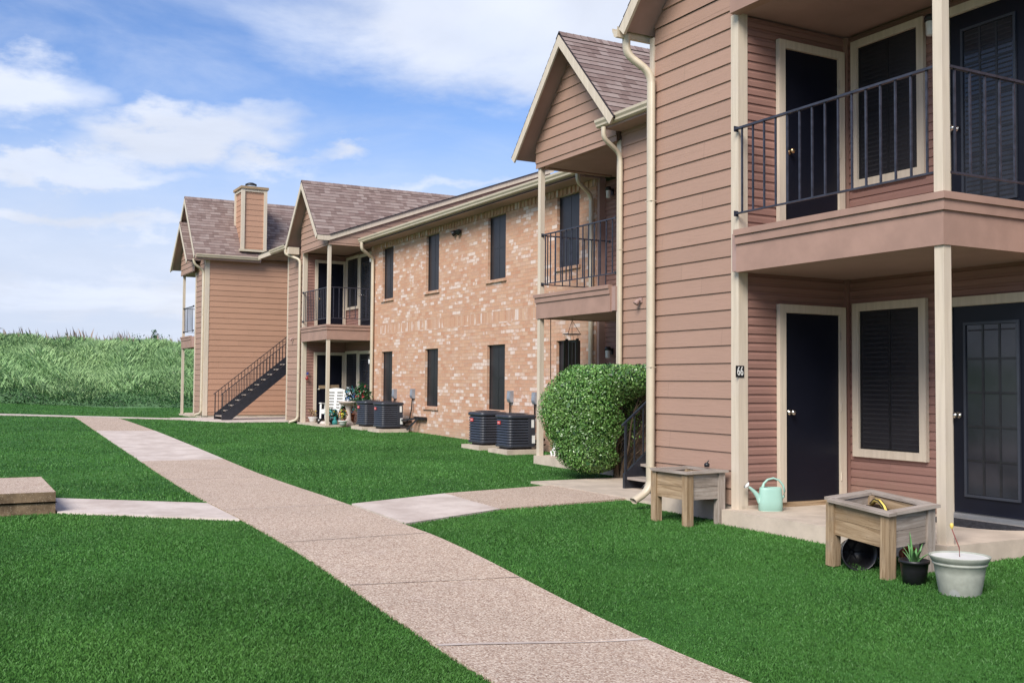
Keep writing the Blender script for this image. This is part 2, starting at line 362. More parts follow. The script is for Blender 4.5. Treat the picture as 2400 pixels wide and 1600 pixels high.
# ------------------------------------------------------------ geometry helpers
def V(*a): return Vector(a)
class MB:
    def __init__(s): s.v = []; s.f = []; s.uv = []; s.mi = []; s.sm = []
    def poly(s, pts, uvs=None, mi=0, sm=False):
        i = len(s.v); s.v += [tuple(p) for p in pts]; s.f.append(tuple(range(i, i+len(pts))))
        if uvs is None:
            p0, p1, p2 = Vector(pts[0]), Vector(pts[1]), Vector(pts[2])
            n = (p1-p0).cross(p2-p0); a = [abs(c) for c in n]; k = a.index(max(a))
            if k == 2: uvs = [(p[0], p[1]) for p in pts]
            elif k == 1: uvs = [(p[0], p[2]) for p in pts]
            else: uvs = [(p[1], p[2]) for p in pts]
        s.uv.append(list(uvs)); s.mi.append(mi); s.sm.append(sm)
    def grid(s, rows, closed=False, mi=0, sm=True, cap=False):
        """rows of points, each the same length"""
        b = len(s.v); n = len(rows[0])
        for r_ in rows: s.v += [tuple(p) for p in r_]
        m_ = n if closed else n-1
        for i in range(len(rows)-1):
            for j in range(m_):
                k = (j+1) % n
                s.f.append((b+i*n+j, b+i*n+k, b+(i+1)*n+k, b+(i+1)*n+j))
                s.uv.append([(j/n, i*.1), ((j+1)/n, i*.1), ((j+1)/n, i*.1+.1), (j/n, i*.1+.1)]); s.mi.append(mi); s.sm.append(sm)
        if cap:
            for r_, base in ((rows[0], 0), (rows[-1], (len(rows)-1)*n)):
                s.f.append(tuple(b+base+j for j in range(n))); s.uv.append([(0, 0)]*n); s.mi.append(mi); s.sm.append(False)
    def obox(s, c, ax, ay, az, mi=0, long=None, bev=0):
        """box with centre c and three half-axis vectors; uv: u along the longest side"""
        c = Vector(c); A = [Vector(ax), Vector(ay), Vector(az)]
        L = [a.length for a in A]
        li = L.index(max(L)) if long is None else long
        ou = rng.random()*7
        for k in range(3):
            i, j = [(1, 2), (2, 0), (0, 1)][k]
            for sg in (-1, 1):
                q = []; uv = []
                for (a, b) in ((-1, -1), (1, -1), (1, 1), (-1, 1)):
                    p = c+A[k]*sg+A[i]*a+A[j]*b; q.append(p)
                    ui, vi = (i, j) if (i == li or (j != li)) else (j, i)
                    sa = {i: a, j: b}
                    uv.append((sa[ui]*L[ui]+ou, sa[vi]*L[vi]+ou*.37+sg*.11))
                if sg < 0: q.reverse(); uv.reverse()
                s.poly(q, uv, mi)
    def box(s, x0, x1, y0, y1, z0, z1, mi=0, long=None):
        s.obox(((x0+x1)/2, (y0+y1)/2, (z0+z1)/2), ((x1-x0)/2, 0, 0), (0, (y1-y0)/2, 0), (0, 0, (z1-z0)/2), mi, long)
    def beam(s, p0, p1, w, h, upv=(0, 0, 1), mi=0):
        p0, p1 = Vector(p0), Vector(p1); d = p1-p0; u = Vector(upv)
        sd = d.cross(u).normalized(); u = sd.cross(d).normalized()
        s.obox((p0+p1)/2, d/2, sd*w/2, u*h/2, mi, 0)
    def tube(s, pts, rad, n=8, mi=0, cap=True, sq=None, upv=(0, 0, 1)):
        """swept section along pts; rad number or list; sq=(w,h) gives a rounded rectangle"""
        pts = [Vector(p) for p in pts]; rows = []
        for i, p in enumerate(pts):
            d = (pts[min(i+1, len(pts)-1)]-pts[max(i-1, 0)]).normalized()
            u = Vector(upv)
            if abs(d.dot(u)) > .98 and sq is None: u = Vector((1, 0, 0))
            a = d.cross(u)
            if a.length < 1e-4: a = Vector((1, 0, 0))
            a.normalize(); b = a.cross(d)
            r_ = rad[i] if isinstance(rad, (list, tuple)) else rad
            if sq:
                w, h = sq[0]/2*r_, sq[1]/2*r_; k = .45
                prof = [(w, -h*k), (w, h*k), (w*k, h), (-w*k, h), (-w, h*k), (-w, -h*k), (-w*k, -h), (w*k, -h)]
                rows.append([p+a*x+b*y for x, y in prof])
            else: rows.append([p+(a*math.cos(2*math.pi*j/n)+b*math.sin(2*math.pi*j/n))*r_ for j in range(n)])
        s.grid(rows, True, mi, sq is None, cap)
    def lathe(s, c, prof, n=24, mi=0, sx=1, sy=1, cap=False, ax=None):
        c = Vector(c)
        Rm = Vector((0, 0, 1)).rotation_difference(Vector(ax).normalized()).to_matrix() if ax is not None else Matrix.Identity(3)
        rows = [[c+Rm @ Vector((r_*math.cos(2*math.pi*j/n)*sx, r_*math.sin(2*math.pi*j/n)*sy, z)) for j in range(n)] for r_, z in prof]
        s.grid(rows, True, mi, True, cap)
    def extrude(s, prof, p0, p1, out, mi=0, closed=True, sm=False):
        """profile (o, z) in the plane spanned by out and Z, swept from p0 to p1"""
        p0, p1, out = Vector(p0), Vector(p1), Vector(out)
        a = [p0+out*o+Vector((0, 0, z)) for o, z in prof]; b = [p1+out*o+Vector((0, 0, z)) for o, z in prof]
        n = len(prof)
        for i in range(n if closed else n-1):
            j = (i+1) % n; s.poly([a[i], a[j], b[j], b[i]], None, mi, sm)
        s.poly(a, None, mi); s.poly(b[::-1], None, mi)
    def lap(s, O, U, Vv, N, poly, expo, depth, mi=0, edge=None, double=False):
        """lapped courses clipped to a convex polygon in (u, v)"""
        O, U, Vv, N = Vector(O), Vector(U), Vector(Vv), Vector(N)
        v0 = min(p[1] for p in poly); v1 = max(p[1] for p in poly)
        k = math.floor(v0/expo+1e-6)
        def clip(pl, v, keep_above):
            out = []
            for i in range(len(pl)):
                a, b = pl[i], pl[(i+1) % len(pl)]
                ia = (a[1] >= v) if keep_above else (a[1] <= v); ib = (b[1] >= v) if keep_above else (b[1] <= v)
                if ia: out.append(a)
                if ia != ib:
                    t_ = (v-a[1])/(b[1]-a[1]); out.append((a[0]+(b[0]-a[0])*t_, v))
            return out
        flip = U.cross(Vv).dot(N) < 0
        while k*expo < v1-1e-6:
            lo, hi = max(v0, k*expo), min(v1, (k+1)*expo)
            pl = clip(clip(poly, lo, True), hi, False)
            if len(pl) >= 3:
                def off(v):
                    q = (v-k*expo)/expo
                    if double: return depth*(1-.15*q) if q < .56 else depth*(.92-1.75*(q-.56)) 
                    return depth*(1-q)
                levels = [lo, k*expo+.56*expo, k*expo+.70*expo, hi] if double else [lo, hi]
                levels = [l for l in levels if lo-1e-9 <= l <= hi+1e-9]
                for a_, b_ in zip(levels[:-1], levels[1:]):
                    pp = clip(clip(pl, a_, True), b_, False)
                    if len(pp) < 3: continue
                    def off2(v):
                        if not double: return off(v)
                        q = (v-k*expo)/expo
                        return depth*(1-.1*q) if q < .561 else depth*max(0, (.944-(q-.56)*4.5)) if q < .701 else depth*.30*(1-(q-.70)/.3)
                    q3 = [O+U*u+Vv*v+N*off2(v) for u, v in pp]; uu = [(u, min(max(v, k*expo+1e-4), (k+1)*expo-1e-4)) for u, v in pp]
                    if flip: q3.reverse(); uu.reverse()
                    s.poly(q3, uu, mi)
                # the lower edge of the course
                if abs(lo-k*expo) < 1e-6:
                    us = [p[0] for p in pl if abs(p[1]-lo) < 1e-6]
                    if len(us) >= 2:
                        ua, ub = min(us), max(us)
                        q3 = [O+U*ua+Vv*lo, O+U*ub+Vv*lo, O+U*ub+Vv*lo+N*depth, O+U*ua+Vv*lo+N*depth]
                        if flip: q3.reverse()
                        s.poly(q3, [(ua, lo+.001), (ub, lo+.001), (ub, lo+.002), (ua, lo+.002)], mi if edge is None else edge)
            k += 1
    def build(s, name, mats, parent=None, smooth=None, bevel=0):
        me = D.meshes.new(name); me.from_pydata(s.v, [], s.f)
        ul = me.uv_layers.new(name='uv')
        flat = [c for uv in s.uv for p in uv for c in p]
        ul.data.foreach_set('uv', flat)
        mats = mats if isinstance(mats, (list, tuple)) else [mats]
        for m_ in mats: me.materials.append(m_)
        me.polygons.foreach_set('material_index', s.mi)
        me.polygons.foreach_set('use_smooth', [bool(x) if smooth is None else smooth for x in s.sm])
        me.update()
        o = D.objects.new(name, me); COL.objects.link(o)
        if parent is not None:
            o.parent = parent
            o.matrix_parent_inverse = Matrix.Translation(-parent.location) if parent.get('_w') else Matrix.Identity(4)
            if parent.type == 'MESH': o.matrix_parent_inverse = Matrix.Identity(4)
        if bevel:
            b = o.modifiers.new('bevel', 'BEVEL'); b.width = bevel; b.segments = 2; b.limit_method = 'ANGLE'; b.angle_limit = R(50)
        return o
def tag(o, label=None, cat=None, group=None, kind=None):
    if label: o['label'] = label
    if cat: o['category'] = cat
    if group: o['group'] = group
    if kind: o['kind'] = kind
    return o
def thing(name, label, cat, loc=(0, 0, 0), rotz=0, group=None, world=False):
    """Empty at the base; world=True: its parts are written in world coordinates"""
    o = D.objects.new(name, None); COL.objects.link(o); o.location = loc; o.rotation_euler = (0, 0, rotz)
    o.empty_display_size = .2
    if world: o['_w'] = 1
    return tag(o, label, cat, group)
def copy_tree(o, parent=None):
    c = o.copy(); COL.objects.link(c)
    if parent is not None: c.parent = parent; c.matrix_parent_inverse = o.matrix_parent_inverse.copy()
    for ch in [q for q in o.children]: copy_tree(ch, c)
    return c
def S(x): x = min(1, max(0, x)); return x*x*(3-2*x)

# ------------------------------------------------------------ the ground
def g(x, y):
    z = -.17+.17*S((x-14)/14)
    z += max(0, (y+7.3))*.036*S((x-24)/12)*(1 if y < -1 else 1) if y < 0 else 7.3*.036*S((x-24)/12)
    z -= .20*S((9.5-x)/4.5)*math.exp(-((y+4.4)/1.7)**2)
    z -= .06*S((8-x)/4)*S((y+2)/2)
    z += .05*S((x-40)/10)
    return z
def build_ground():
    xs = np.concatenate([np.linspace(-30, 0, 13), np.arange(1, 16, .5), np.arange(16, 60, 1.0), np.linspace(60, 900, 30)])
    ys = np.concatenate([np.linspace(-500, -20, 20), np.arange(-18, 6, .5), np.linspace(6, 500, 20)])
    m_ = MB(); m_.grid([[(x, y, g(x, y)-.012) for y in ys] for x in xs])
    o = m_.build('lawn', M_lawn); tag(o, kind='structure')
build_ground()

def ribbon(name, left, right, mats, th=.07, lift=.012, step=.5, labels=None):
    """a slab of path between two poly-lines given as (x, y) pairs of equal length"""
    m_ = MB(); L = []; Rr = []
    for (a, b, c, d) in zip(left[:-1], left[1:], right[:-1], right[1:]):
        n = max(1, int((Vector(b)-Vector(a)).length/step))
        for i in range(n): L.append(Vector(a).lerp(Vector(b), i/n)); Rr.append(Vector(c).lerp(Vector(d), i/n))
    L.append(Vector(left[-1])); Rr.append(Vector(right[-1]))
    def P(p, dz=0): return (p[0], p[1], g(p[0], p[1])+lift+dz)
    K = 5
    rows = [[P(a.lerp(b, k/K)) for k in range(K+1)] for a, b in zip(L, Rr)]
    m_.grid(rows, sm=False)
    for A in (L, Rr):
        for a, b in zip(A[:-1], A[1:]): m_.poly([P(a), P(b), P(b, -th), P(a, -th)])
    for a, b in ((L[0], Rr[0]), (L[-1], Rr[-1])): m_.poly([P(a), P(b), P(b, -th), P(a, -th)])
    o = m_.build(name, mats); tag(o, kind='structure'); return o

# main walk: edges measured in plan (x, left y, right y)
WALK = [(-4.0, -2.35, -3.80), (3.0, -2.44, -3.90), (5.0, -2.53, -4.02), (7.25, -2.68, -4.12), (9.0, -2.78, -4.20), (11.2, -2.87, -4.31), (12.9, -2.90, -4.38), (16.4, -3.05, -4.47), (20.0, -3.20, -4.62), (28.6, -3.53, -4.92), (36.4, -3.88, -5.18)]
def wy(x, k):
    for a, b in zip(WALK[:-1], WALK[1:]):
        if a[0] <= x <= b[0]: t_ = (x-a[0])/(b[0]-a[0]); return a[k]+(b[k]-a[k])*t_
    return WALK[-1][k]
def walk_piece(name, x0, x1, m_):
    xs = [x0]+[a[0] for a in WALK if x0 < a[0] < x1]+[x1]
    return ribbon(name, [(x, wy(x, 1)) for x in xs], [(x, wy(x, 2)) for x in xs], m_)
JOINT = .004
cuts = [(-4, 5.55, M_agg), (5.55, 7.35, M_agg), (7.35, 9.35, M_agg), (9.35, 12.0, M_agg), (12.0, 15.9, M_agg), (15.9, 19.2, M_agg), (19.2, 27.9, M_pale), (27.9, 36.35, M_agg)]
for a, b, m_ in cuts: walk_piece('path', a+JOINT, b-JOINT, m_)
for x_, m_, w_ in ((5.55, M_pale, .045), (7.35, M_shedge, .009), (9.35, M_shedge, .008), (12.0, M_pale, .012), (15.9, M_pale, .018)):
    jb = MB(); yl, yr = wy(x_, 1), wy(x_, 2); n = 12
    jb.grid([[(x_+dx, yl+(yr-yl)*k/n, g(x_+dx, yl+(yr-yl)*k/n)+.0165) for k in range(n+1)] for dx in (-w_/2, w_/2)], sm=False)
    tag(jb.build('path_joint', m_), kind='structure')
ribbon('path', [(36.2, .8), (36.25, -1.9), (36.5, -4.6), (36.3, -7.2)], [(37.7, .8), (37.6, -1.9), (37.5, -4.6), (37.5, -7.2)], M_pale)
ribbon('path', [(36.3, -7.22), (34.0, -8.1)], [(38.2, -7.22), (38.2, -8.1)], M_pale)
ribbon('path', [(33.62, -8.12), (33.62, -13)], [(38.2, -8.12), (38.2, -13)], M_pale)
# branch to the near stairway
ribbon('path', [(10.10, -4.30), (10.80, -5.78)], [(12.00, -4.40), (12.62, -5.92)], M_pale)
ribbon('path', [(10.805, -5.80), (11.10, -7.75)], [(12.63, -5.94), (12.98, -7.75)], M_agg)
ribbon('path', [(10.22, -7.76), (10.22, -13)], [(13.55, -7.76), (13.55, -9.35)], M_conc, lift=.02)
# branch to the left with its block of steps
ribbon('path', [(12.80, -2.87), (14.2, -1.22)], [(11.15, -2.84), (12.6, -1.20)], M_pale)
sb = MB()
sb.poly([(12.62, -1.18, .06), (14.5, -1.18, .075), (14.5, 2.2, .075), (12.62, 2.2, .06)])
for (a, b) in (((12.62, -1.18), (14.5, -1.18)), ((12.62, 2.2), (12.62, -1.18)), ((14.5, -1.18), (14.5, 2.2)), ((14.5, 2.2), (12.62, 2.2))):
    sb.poly([(*a, -.35), (*b, -.35), (*b, .062 if b[0] < 13 else .077), (*a, .062 if a[0] < 13 else .077)], None, 1)
for k in range(2):                                   # the pour line round the block
    z = -.055
    sb.box(12.605, 12.62, -1.19, 2.2, z, z+.012, 1)
sbo = tag(sb.build('step_block', [M_agg, M_oldagg]), 'low exposed aggregate concrete step block at the left edge of the lawn', 'step')

# ------------------------------------------------------------ the building kit
def frame_box(mb, axis, pos, out, a0, a1, z0, z1, w, t_, bottom=True, mi=0):
    """flat trim round an opening; axis 'x': wall at y=pos facing +y; axis 'y': wall at x=pos facing -x"""
    def bx(p0, p1, q0, q1):
        if axis == 'x': mb.box(p0, p1, pos, pos+out*t_, q0, q1, mi)
        else: mb.box(min(pos, pos+out*t_), max(pos, pos+out*t_), p0, p1, q0, q1, mi)
    bx(a0, a0+w, z0, z1-w); bx(a1-w, a1, z0, z1-w); bx(a0, a1, z1-w, z1)
    if bottom: bx(a0+w, a1-w, z0, z0+w)
def panel(mb, axis, pos, out, a0, a1, z0, z1, t_, mi=0):
    if axis == 'x': mb.box(a0, a1, min(pos, pos+out*t_), max(pos, pos+out*t_), z0, z1, mi)
    else: mb.box(min(pos, pos+out*t_), max(pos, pos+out*t_), a0, a1, z0, z1, mi)
def P3(axis, pos, out, a, d, z):
    return Vector((a, pos+out*d, z)) if axis == 'x' else Vector((pos+out*d, a, z))
def knob(parent, axis, pos, out, a, z, m_):
    k = MB(); ax = Vector((0, out, 0)) if axis == 'x' else Vector((out, 0, 0))
    k.lathe(P3(axis, pos, out, a, .045, z), [(.032, 0), (.032, .006), (.012, .010), (.011, .035), (.024, .042), (.030, .058), (.027, .074), (.012, .082), (0, .083)], 14, 0, ax=ax)
    return k.build('handle', m_, parent)
def make_door(parent, axis, pos, out, a0, a1, z0, z1, hinge_side=1, kn=M_chrome, label=None):
    """plain slab door in a cream frame; a0..a1 outer frame"""
    w = .09; lf = MB(); panel(lf, axis, pos, out, a0+w+.004, a1-w-.004, z0, z1-w-.004, .028)
    d = lf.build('door', M_door, parent)
    if label: d['label'] = label
    fr = MB(); frame_box(fr, axis, pos, out, a0, a1, z0, z1, w, .055, False)
    frame_box(fr, axis, pos, out, a0+w-.014, a1-w+.014, z0, z1-w+.014, .016, .040, False)
    fr.build('door_frame', M_cream, d, bevel=.003)
    ka = a1-w-.07 if hinge_side < 0 else a0+w+.07
    knob(d, axis, pos-out*.018, out, ka, z0+.97, kn)
    ha = a0+w if hinge_side < 0 else a1-w
    for zz in (.25, 1.02, 1.82):
        h = MB(); c = P3(axis, pos, out, ha-.002, .058, z0+zz)
        h.tube([c-Vector((0, 0, .045)), c+Vector((0, 0, .045))], .008, 6); h.build('hinge', M_cream, d)
    return d
def make_window(parent, axis, pos, out, a0, a1, z0, z1, label=None):
    w = .088; s_ = MB(); panel(s_, axis, pos, out, a0+w, a1-w, z0+w, z1-w, .012)
    wd = s_.build('window', M_screen, parent)
    if label: wd['label'] = label
    fr = MB(); frame_box(fr, axis, pos, out, a0, a1, z0, z1, w, .05); fr.build('window_frame', M_cream, wd, bevel=.003)
    mu = MB(); am = (a0+a1)/2; zm = (z0+z1)/2+.02
    for (p0, p1, q0, q1) in ((am-.012, am+.012, z0+w, zm-.02), (am-.012, am+.012, zm+.02, z1-w), (a0+w, a1-w, zm-.02, zm+.02)):
        panel(mu, axis, pos, out, p0, p1, q0, q1, .0165)
    frame_box(mu, axis, pos, out, a0+w, a1-w, z0+w, z1-w, .018, .020)
    mu.build('sash', M_black, wd)
    bl = MB(); z = z0+w+.02
    while z < z1-w-.03:
        panel(bl, axis, pos, out, a0+w+.03, am-.02, z, z+.018, .0145); panel(bl, axis, pos, out, am+.02, a1-w-.03, z, z+.018, .0145); z += .052
    bl.build('blind', M_blind, wd)
    return wd
def make_french_door(parent, axis, pos, out, a0, a1, z0, z1, sill=True, side=-1):
    """dark door with a fifteen-light glass in a cream frame; a0..a1 outer frame"""
    w = .09; lf = MB(); A0, A1, Z1 = a0+w, a1-w, z1-w
    panel(lf, axis, pos, out, A0+.004, A1-.004, z0+.03, Z1-.004, .020)
    d = lf.build('door', M_door, parent)
    fr = MB(); frame_box(fr, axis, pos, out, a0, a1, z0, z1, w, .05, False)
    frame_box(fr, axis, pos, out, a0+w-.030, a1-w+.030, z0, z1-w+.030, .034, .032, False)
    fr.build('door_frame', M_cream, d, bevel=.003)
    g0, g1, h0, h1 = A0+.17, A1-.17, z0+.22, Z1-.20
    gl = MB(); panel(gl, axis, pos, out, g0, g1, h0, h1, .024); gl.build('pane', M_glass, d)
    st = MB(); frame_box(st, axis, pos, out, g0-.03, g1+.03, h0-.03, h1+.03, .026, .040); st.build('glass_frame', M_ac, d, bevel=.004)
    mu = MB()
    for i in (1, 2):
        a = g0+(g1-g0)*i/3; panel(mu, axis, pos, out, a-.012, a+.012, h0, h1, .029)
    for i in range(1, 5):
        z = h0+(h1-h0)*i/5; panel(mu, axis, pos, out, g0, g1, z-.011, z+.011, .0285)
    mu.build('muntins', M_black, d)
    bl = MB(); z = h0+.01
    if z0 < 1.5: z = h1-.06
    while z < h1-.02: panel(bl, axis, pos, out, g0+.02, g1-.02, z, z+.014, .0265); z += .048
    bl.build('blind', M_blind, d)
    knob(d, axis, pos-out*.022, out, A1-.07 if side > 0 else A0+.07, z0+1.0, M_chrome)
    if sill:
        sl_ = MB(); panel(sl_, axis, pos, out, a0+.02, a1-.02, z0-.03, z0+.028, .10); sl_.build('threshold', M_alu, d, bevel=.004)
    return d
def railing(parent, p0, p1, z0, z1, n, name='railing', bow=None):
    m_ = MB(); p0, p1 = Vector((*p0, 0)), Vector((*p1, 0)); d = (p1-p0).normalized()
    upz = Vector((0, 0, 1))
    m_.beam(p0+upz*z1, p1+upz*z1, .040, .022); m_.beam(p0+upz*z0, p1+upz*z0, .032, .016)
    for i in range(n):
        p = p0.lerp(p1, (i+.6)/(n+.2)); 
        m_.obox(p+upz*(z0+z1)/2, d*.0085, upz.cross(d)*.0085, upz*((z1-z0)/2-.008))
    for p, s_ in ((p0, 1), (p1, -1)):
        for z in (z0, z1): m_.obox(p+upz*z+d*s_*.004, d*.004, upz.cross(d)*.028, upz*.030)
    return m_.build(name, M_rail, parent)
def post(parent, x0, x1, y0, y1, z0, z1, m_=None, name='post'):
    p = MB(); p.box(x0, x1, y0, y1, z0, z1, 0, 2); return p.build(name, m_ or M_cream, parent, bevel=.005)
def fascia(parent, P, closed, z0, z1, name='balcony_fascia'):
    """stepped balcony edge: three boards; P list of (x, y) outer corners, outward normals from order"""
    m_ = MB(); h = z1-z0
    for k, (a, b, o) in enumerate(((0, .655, .0), (.655, .86, .022), (.86, 1.0, .042))):
        for (p, q, n) in P:
            p_, q_, n_ = Vector((*p, 0)), Vector((*q, 0)), Vector((*n, 0)); d = (q_-p_).normalized()
            e = .0 if k == 0 else o
            c0 = p_-d*e*closed[0]+n_*o; c1 = q_+d*e*closed[1]+n_*o
            zc = z0+h*(a+b)/2; m_.obox((c0+c1)/2-n_*.03+Vector((0, 0, zc)), (c1-c0)/2, n_*.03, Vector((0, 0, h*(b-a)/2-.001)), 0, 0)
    return m_.build(name, M_brown, parent)
GUT = [(0, 0), (.045, 0), (.075, .02), (.080, .05), (.105, .085), (.110, .125), (.100, .125), (.094, .09), (.01, .07), (0, .125)]
def gutter(parent, p0, p1, out, z, name='gutter'):
    m_ = MB(); m_.extrude(GUT, (*p0, z-.125), (*p1, z-.125), (*out, 0)); o = m_.build(name, M_metalcream, parent); return o
def downspout(parent, pts, w=.095, h=.07, upv=(0, 1, 0)):
    """rounded metal pipe through the corner points with ribbed elbows"""
    pts = [Vector(p) for p in pts]; path = [pts[0]]; rad = [1]
    for i in range(1, len(pts)-1):
        a, b, c = pts[i-1], pts[i], pts[i+1]
        ra = min(.13, (a-b).length*.48, (c-b).length*.48); p = b+(a-b).normalized()*ra; q = b+(c-b).normalized()*ra
        for k in range(9):
            t_ = k/8; path.append(p*(1-t_)**2+b*2*t_*(1-t_)+q*t_*t_); rad.append(1.0 if k % 2 == 0 else .93)
    path.append(pts[-1]); rad.append(1)
    m_ = MB(); rows = []
    a = Vector((1, 0, 0)) if upv == (0, 1, 0) else Vector((0, 1, 0))
    for i, p in enumerate(path):
        d = (path[min(i+1, len(path)-1)]-path[max(i-1, 0)]).normalized(); b = d.cross(a).normalized()
        ww, hh = w/2*rad[i], h/2*rad[i]; k = .55
        rows.append([p+a*x+b*y for x, y in ((ww, -hh*k), (ww, hh*k), (ww*k, hh), (-ww*k, hh), (-ww, hh*k), (-ww, -hh*k), (-ww*k, -hh), (ww*k, -hh))])
    m_.grid(rows, True, 0, True, False)
    zt = max(p.z for p in pts); 
    for i in range(len(path)-1):                               # joint collars on the long straight run
        if (path[i+1]-path[i]).length > 2:
            for fz in (.30, .72, .97):
                c = path[i].lerp(path[i+1], fz); m_.obox(c, a*(w/2+.003), a.cross(Vector((0, 0, 1)))*(h/2+.003), Vector((0, 0, .003)))
    return m_.build('downspout', M_metalcream, parent)

def gable(parent, xl, xr, zl, zr, xp, zp, y0, y1, wall_y, wall_z, near_to=None, name='roof', edge_l=True, edge_r=True, wall=True, wx=None, near_poly=None, far_y1=None, sid=None):
    """gable roof with its ridge along y. xl = side towards the camera, xr = far side; y0 front rake, y1 back"""
    m_ = MB()
    for (xa, za, fl, ye) in ((xl, zl, 0, y1), (xr, zr, 1, far_y1 if far_y1 is not None else y1)):
        up_ = Vector((xp-xa, 0, zp-za)); H = up_.length; up_.normalize()
        n = Vector((-(zp-za), 0, (xp-xa))).normalized(); n = n if n.z > 0 else -n
        L = y0-ye
        poly = near_poly(H, L) if (near_poly and fl == 0) else [(0, 0), (L, 0), (L, H), (0, H)]
        m_.lap((xa, y0, za), (0, -1, 0), up_, n, poly, .14, .011, 0, 1)
        th = .05
        if True:                                               # deck underside and front edge
            a, b = Vector((xa, y0, za)), Vector((xp, y0, zp)); dn = n*th
            m_.poly([a, b, b-dn, a-dn], None, 1)
            if near_poly and fl == 0: 
                pu = [Vector((xa, y0, za))+Vector((0, -1, 0))*u+up_*v-dn for u, v in poly]; m_.poly(pu, None, 2)
            else: m_.poly([a-dn, b-dn, b-dn-Vector((0, L, 0)), a-dn-Vector((0, L, 0))], None, 2)
            m_.poly([a, a-dn, a-dn-Vector((0, L if not (near_poly and fl == 0) else poly[1][0], 0)), a-Vector((0, L if not (near_poly and fl == 0) else poly[1][0], 0))], None, 1)
    # ridge cap
    yy = y0+.004; k_ = 0
    while yy > y1:
        for sg, (xa, za) in ((-1, (xl, zl)), (1, (xr, zr))):
            d_ = Vector((xa-xp, 0, za-zp)).normalized()*.15; e_ = max(y1, yy-.30)
            a_, b_ = Vector((xp, yy, zp+.030)), Vector((xp, e_, zp+.018)); u_ = random.random()*40
            m_.poly([a_, b_, b_+d_, a_+d_], [(u_, .02), (u_+.1, .02), (u_+.1, .1), (u_, .1)], 0)
            m_.poly([a_, a_+d_, a_+d_-Vector((0, 0, .016)), a_-Vector((0, 0, .016))], None, 1)
        yy -= .145
    rf = m_.build(name, [M_shingle, M_shedge, M_dkbrown], parent)
    # rake boards
    rk = MB()
    for (xa, za) in ((xl, zl), (xr, zr)):
        a, b = Vector((xa, y0-.012, za)), Vector((xp, y0-.012, zp)); d = (b-a).normalized()
        n = Vector((-d.z, 0, d.x)); n = n if n.z > 0 else -n
        # plumb-cut end: the board hangs below the deck
        w = .135
        for yy in (y0+.012,):
            A, B = a-n*.028, b-n*.028
            C_, D_ = a-n*.028-n*w, Vector((xp, a.y, zp-.028/abs(d.x)-w/abs(d.x)))
            Bp = Vector((xp, a.y, zp-.028/abs(d.x)))
            q = [A, Bp, D_, C_]
            fr_ = [Vector((p.x, yy, p.z)) for p in q]; bk = [Vector((p.x, yy-.032, p.z)) for p in q]
            rk.poly(fr_); rk.poly(bk[::-1])
            for i in range(4): rk.poly([fr_[i], fr_[(i+1) % 4], bk[(i+1) % 4], bk[i]])
    rk.build('rake_board', M_cream, rf)
    if wall:
        # siding triangle of the gable end
        gw = MB(); x0w, x1w = wx
        def top(x):
            s_ = (zp-zl)/(xp-xl) if x <= xp else (zr-zp)/(xr-xp)
            return zp+(x-xp)*s_-.09
        pts = [(x0w, wall_z), (x1w, wall_z), (x1w, max(wall_z+.01, top(x1w))), (xp, top(xp)), (x0w, max(wall_z+.01, top(x0w)))]
        gw.lap((0, wall_y, 0), (1, 0, 0), (0, 0, 1), (0, 1, 0), pts, .192, .018)
        gw.poly([(p[0], wall_y-.001, p[1]) for p in pts])
        gw.build('gable_wall', sid or M_siding, rf)
    return rf

def wallx(parent, y, x0, x1, z0, z1, m_=None, expo=.192, depth=.016, name='siding_wall', double=False, voff=0):
    w = MB(); w.lap((0, y, voff), (1, 0, 0), (0, 0, 1), (0, 1, 0), [(x0, z0-voff), (x1, z0-voff), (x1, z1-voff), (x0, z1-voff)], expo, depth, double=double)
    w.poly([(x0, y-.002, z0), (x1, y-.002, z0), (x1, y-.002, z1), (x0, y-.002, z1)])
    w.poly([(x0, y-.12, z0), (x1, y-.12, z0), (x1, y-.12, z1), (x0, y-.12, z1)])
    return w.build(name, m_ or M_siding, parent)
def wally(parent, x, y0, y1, z0, z1, m_=None, expo=.2, depth=.014, name='siding_wall', double=False, top=None, sgn=-1):
    """wall in the plane x, facing -x (sgn -1) or +x"""
    w = MB(); poly = [(-y0, z0), (-y1, z0), (-y1, z1 if top is None else top), (-y0, z1)]
    w.lap((x, 0, 0), (0, -1, 0), (0, 0, 1), (sgn, 0, 0), poly, expo, depth, double=double)
    w.poly([(x-sgn*.002, y0, z0), (x-sgn*.002, y1, z0), (x-sgn*.002, y1, z1 if top is None else top), (x-sgn*.002, y0, z1)])
    return w.build(name, m_ or M_siding, parent)

